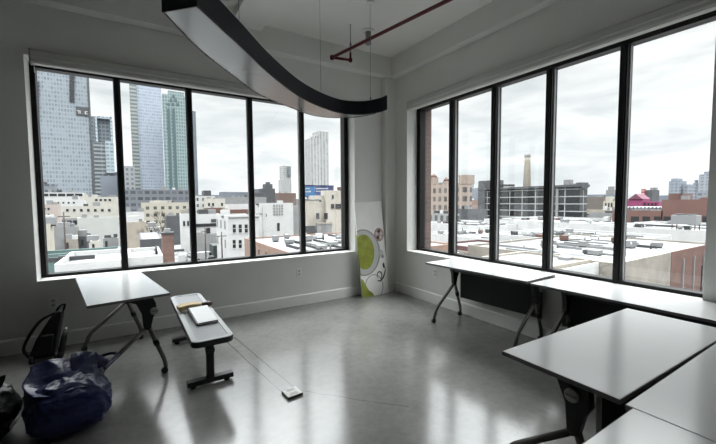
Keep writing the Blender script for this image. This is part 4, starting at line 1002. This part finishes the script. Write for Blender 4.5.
p = gp(216.5, 257); ct = thing('dark_container', 'dark green container on the street in front of the corner house', 'container', (p.x, p.y, G), A(0))
MB().box(-1.3,1.3,-3,3,.2,3.6).build('box_body', mat('dark_green_paint', (.03,.05,.045), .6), ct, bevel=.05)
for sy in (-2.3, 2.3): MB().box(-1.2,1.2,sy-.2,sy+.2,0,.2).build('skid', M_dkmet, ct)
for px, pyt, Y, lab in ((221.5,232,70,'utility pole in front of the white corner house'),(205,228,84,'utility pole between the vans and the depot'),(63.5,212,80,'lamp post rising over the flat sheds')):
    a = sight(px, pyt, 1, Y); up_ = thing('utility_pole', lab, 'pole', (a.x, Y, G)); h = a.z-G
    MB().tube([(0,0,0),(0,0,h)], [.17,.11], 8).build('pole', M_wood, up_); MB().box(-.9,.9,-.06,.06,h-.9,h-.75).build('crossarm', M_wood, up_)
def tree(label, x, y, h, spread, seed, depth=5, z=G):
    r = random.Random(seed); t = thing('bare_tree', label, 'tree', (x, y, z))
    mb = MB()
    def grow(p, d, L_, rad, k):
        q = p+d*L_; mb.tube([p, p.lerp(q, .5)+Vector((r.uniform(-.06,.06), r.uniform(-.06,.06), 0))*L_, q], [rad, rad*.85, rad*.65], 5, cap=False)
        if k == 0: return
        for _ in range(3 if k > 1 else 4):
            nd = (d+Vector((r.uniform(-1,1), r.uniform(-1,1), r.uniform(-.15,.7)))*spread).normalized(); grow(q, nd, L_*r.uniform(.6,.8), rad*.6, k-1)
    tr = MB(); tr.tube([(0,0,0),(.1,0,h*.16),(0,.1,h*.3)], [h*.022, h*.018, h*.015], 8); tr.build('trunk', M_wood, t)
    for _ in range(4):
        grow(Vector((0,.1,h*.3)), Vector((r.uniform(-.6,.6), r.uniform(-.6,.6), 1)).normalized(), h*.24, h*.011, depth-1)
    mb.build('branches', M_wood, t); return t
p = gp(163, 238); tree('round brown bare tree beside the dark shed', p.x, p.y, 12, .62, 4, 5)
for px, py, lab, s in ((104,256,'bare tree on the yard at the first mullion',5),(138,254,'bare tree on the yard behind the grey roofed shed',6)):
    p = sight(px, py, 1, 55); tree(lab, p.x, 55, 8.5, .6, s, 5)
p = sight(153, 245, 1, 104); tree('bare tree at the corner of the street behind the grey shed', p.x, 104, 10, .8, 9, 5)

# ------------------------------------------------------------------ overcast sky
ALB = 1.0
ZEN = 13.0   # overhead sky boosted far beyond a natural overcast, added to light the room
w = bpy.data.worlds.new('overcast'); S.world = w; w.use_nodes = True
N, L = w.node_tree.nodes, w.node_tree.links; bg = N['Background']
tc = N.new('ShaderNodeTexCoord'); sep = N.new('ShaderNodeSeparateXYZ'); L.new(tc.outputs['Generated'], sep.inputs[0])
mp = N.new('ShaderNodeMapping'); mp.inputs['Scale'].default_value = (2.2,2.2,8.5); L.new(tc.outputs['Generated'], mp.inputs['Vector'])
nz = N.new('ShaderNodeTexNoise'); nz.inputs['Scale'].default_value = 1.6; nz.inputs['Detail'].default_value = 7; nz.inputs['Roughness'].default_value = .55; nz.inputs['Distortion'].default_value = .4
L.new(mp.outputs[0], nz.inputs['Vector'])
cr = N.new('ShaderNodeValToRGB'); e = cr.color_ramp.elements
e[0].position = .34; e[0].color = rgb((.64,.69,.71)); e[1].position = .62; e[1].color = rgb((.95,.97,.97))
L.new(nz.outputs['Fac'], cr.inputs['Fac'])
hr = N.new('ShaderNodeValToRGB'); h_ = hr.color_ramp.elements
h_[0].position = .0; h_[0].color = rgb((.30,.30,.30)); h_[1].position = 1; h_[1].color = rgb((ZEN,ZEN,ZEN))
for pos, v in ((.49,.3),(.505,1.10),(.56,1.12),(.65,1.0),(.705,1.03),(.76,ZEN*.5),(.82,ZEN*.85),(.87,ZEN)):
    q = hr.color_ramp.elements.new(pos); q.color = rgb((v,v,v))
md = N.new('ShaderNodeMath'); md.operation = 'MULTIPLY_ADD'; md.inputs[1].default_value = .5; md.inputs[2].default_value = .5
L.new(sep.outputs['Z'], md.inputs[0]); L.new(md.outputs[0], hr.inputs['Fac'])
mx = N.new('ShaderNodeMix'); mx.data_type = 'RGBA'; mx.blend_type = 'MULTIPLY'; mx.inputs[0].default_value = 1
L.new(cr.outputs['Color'], mx.inputs[6]); L.new(hr.outputs['Color'], mx.inputs[7]); L.new(mx.outputs[2], bg.inputs['Color'])
bg.inputs['Strength'].default_value = 1.05
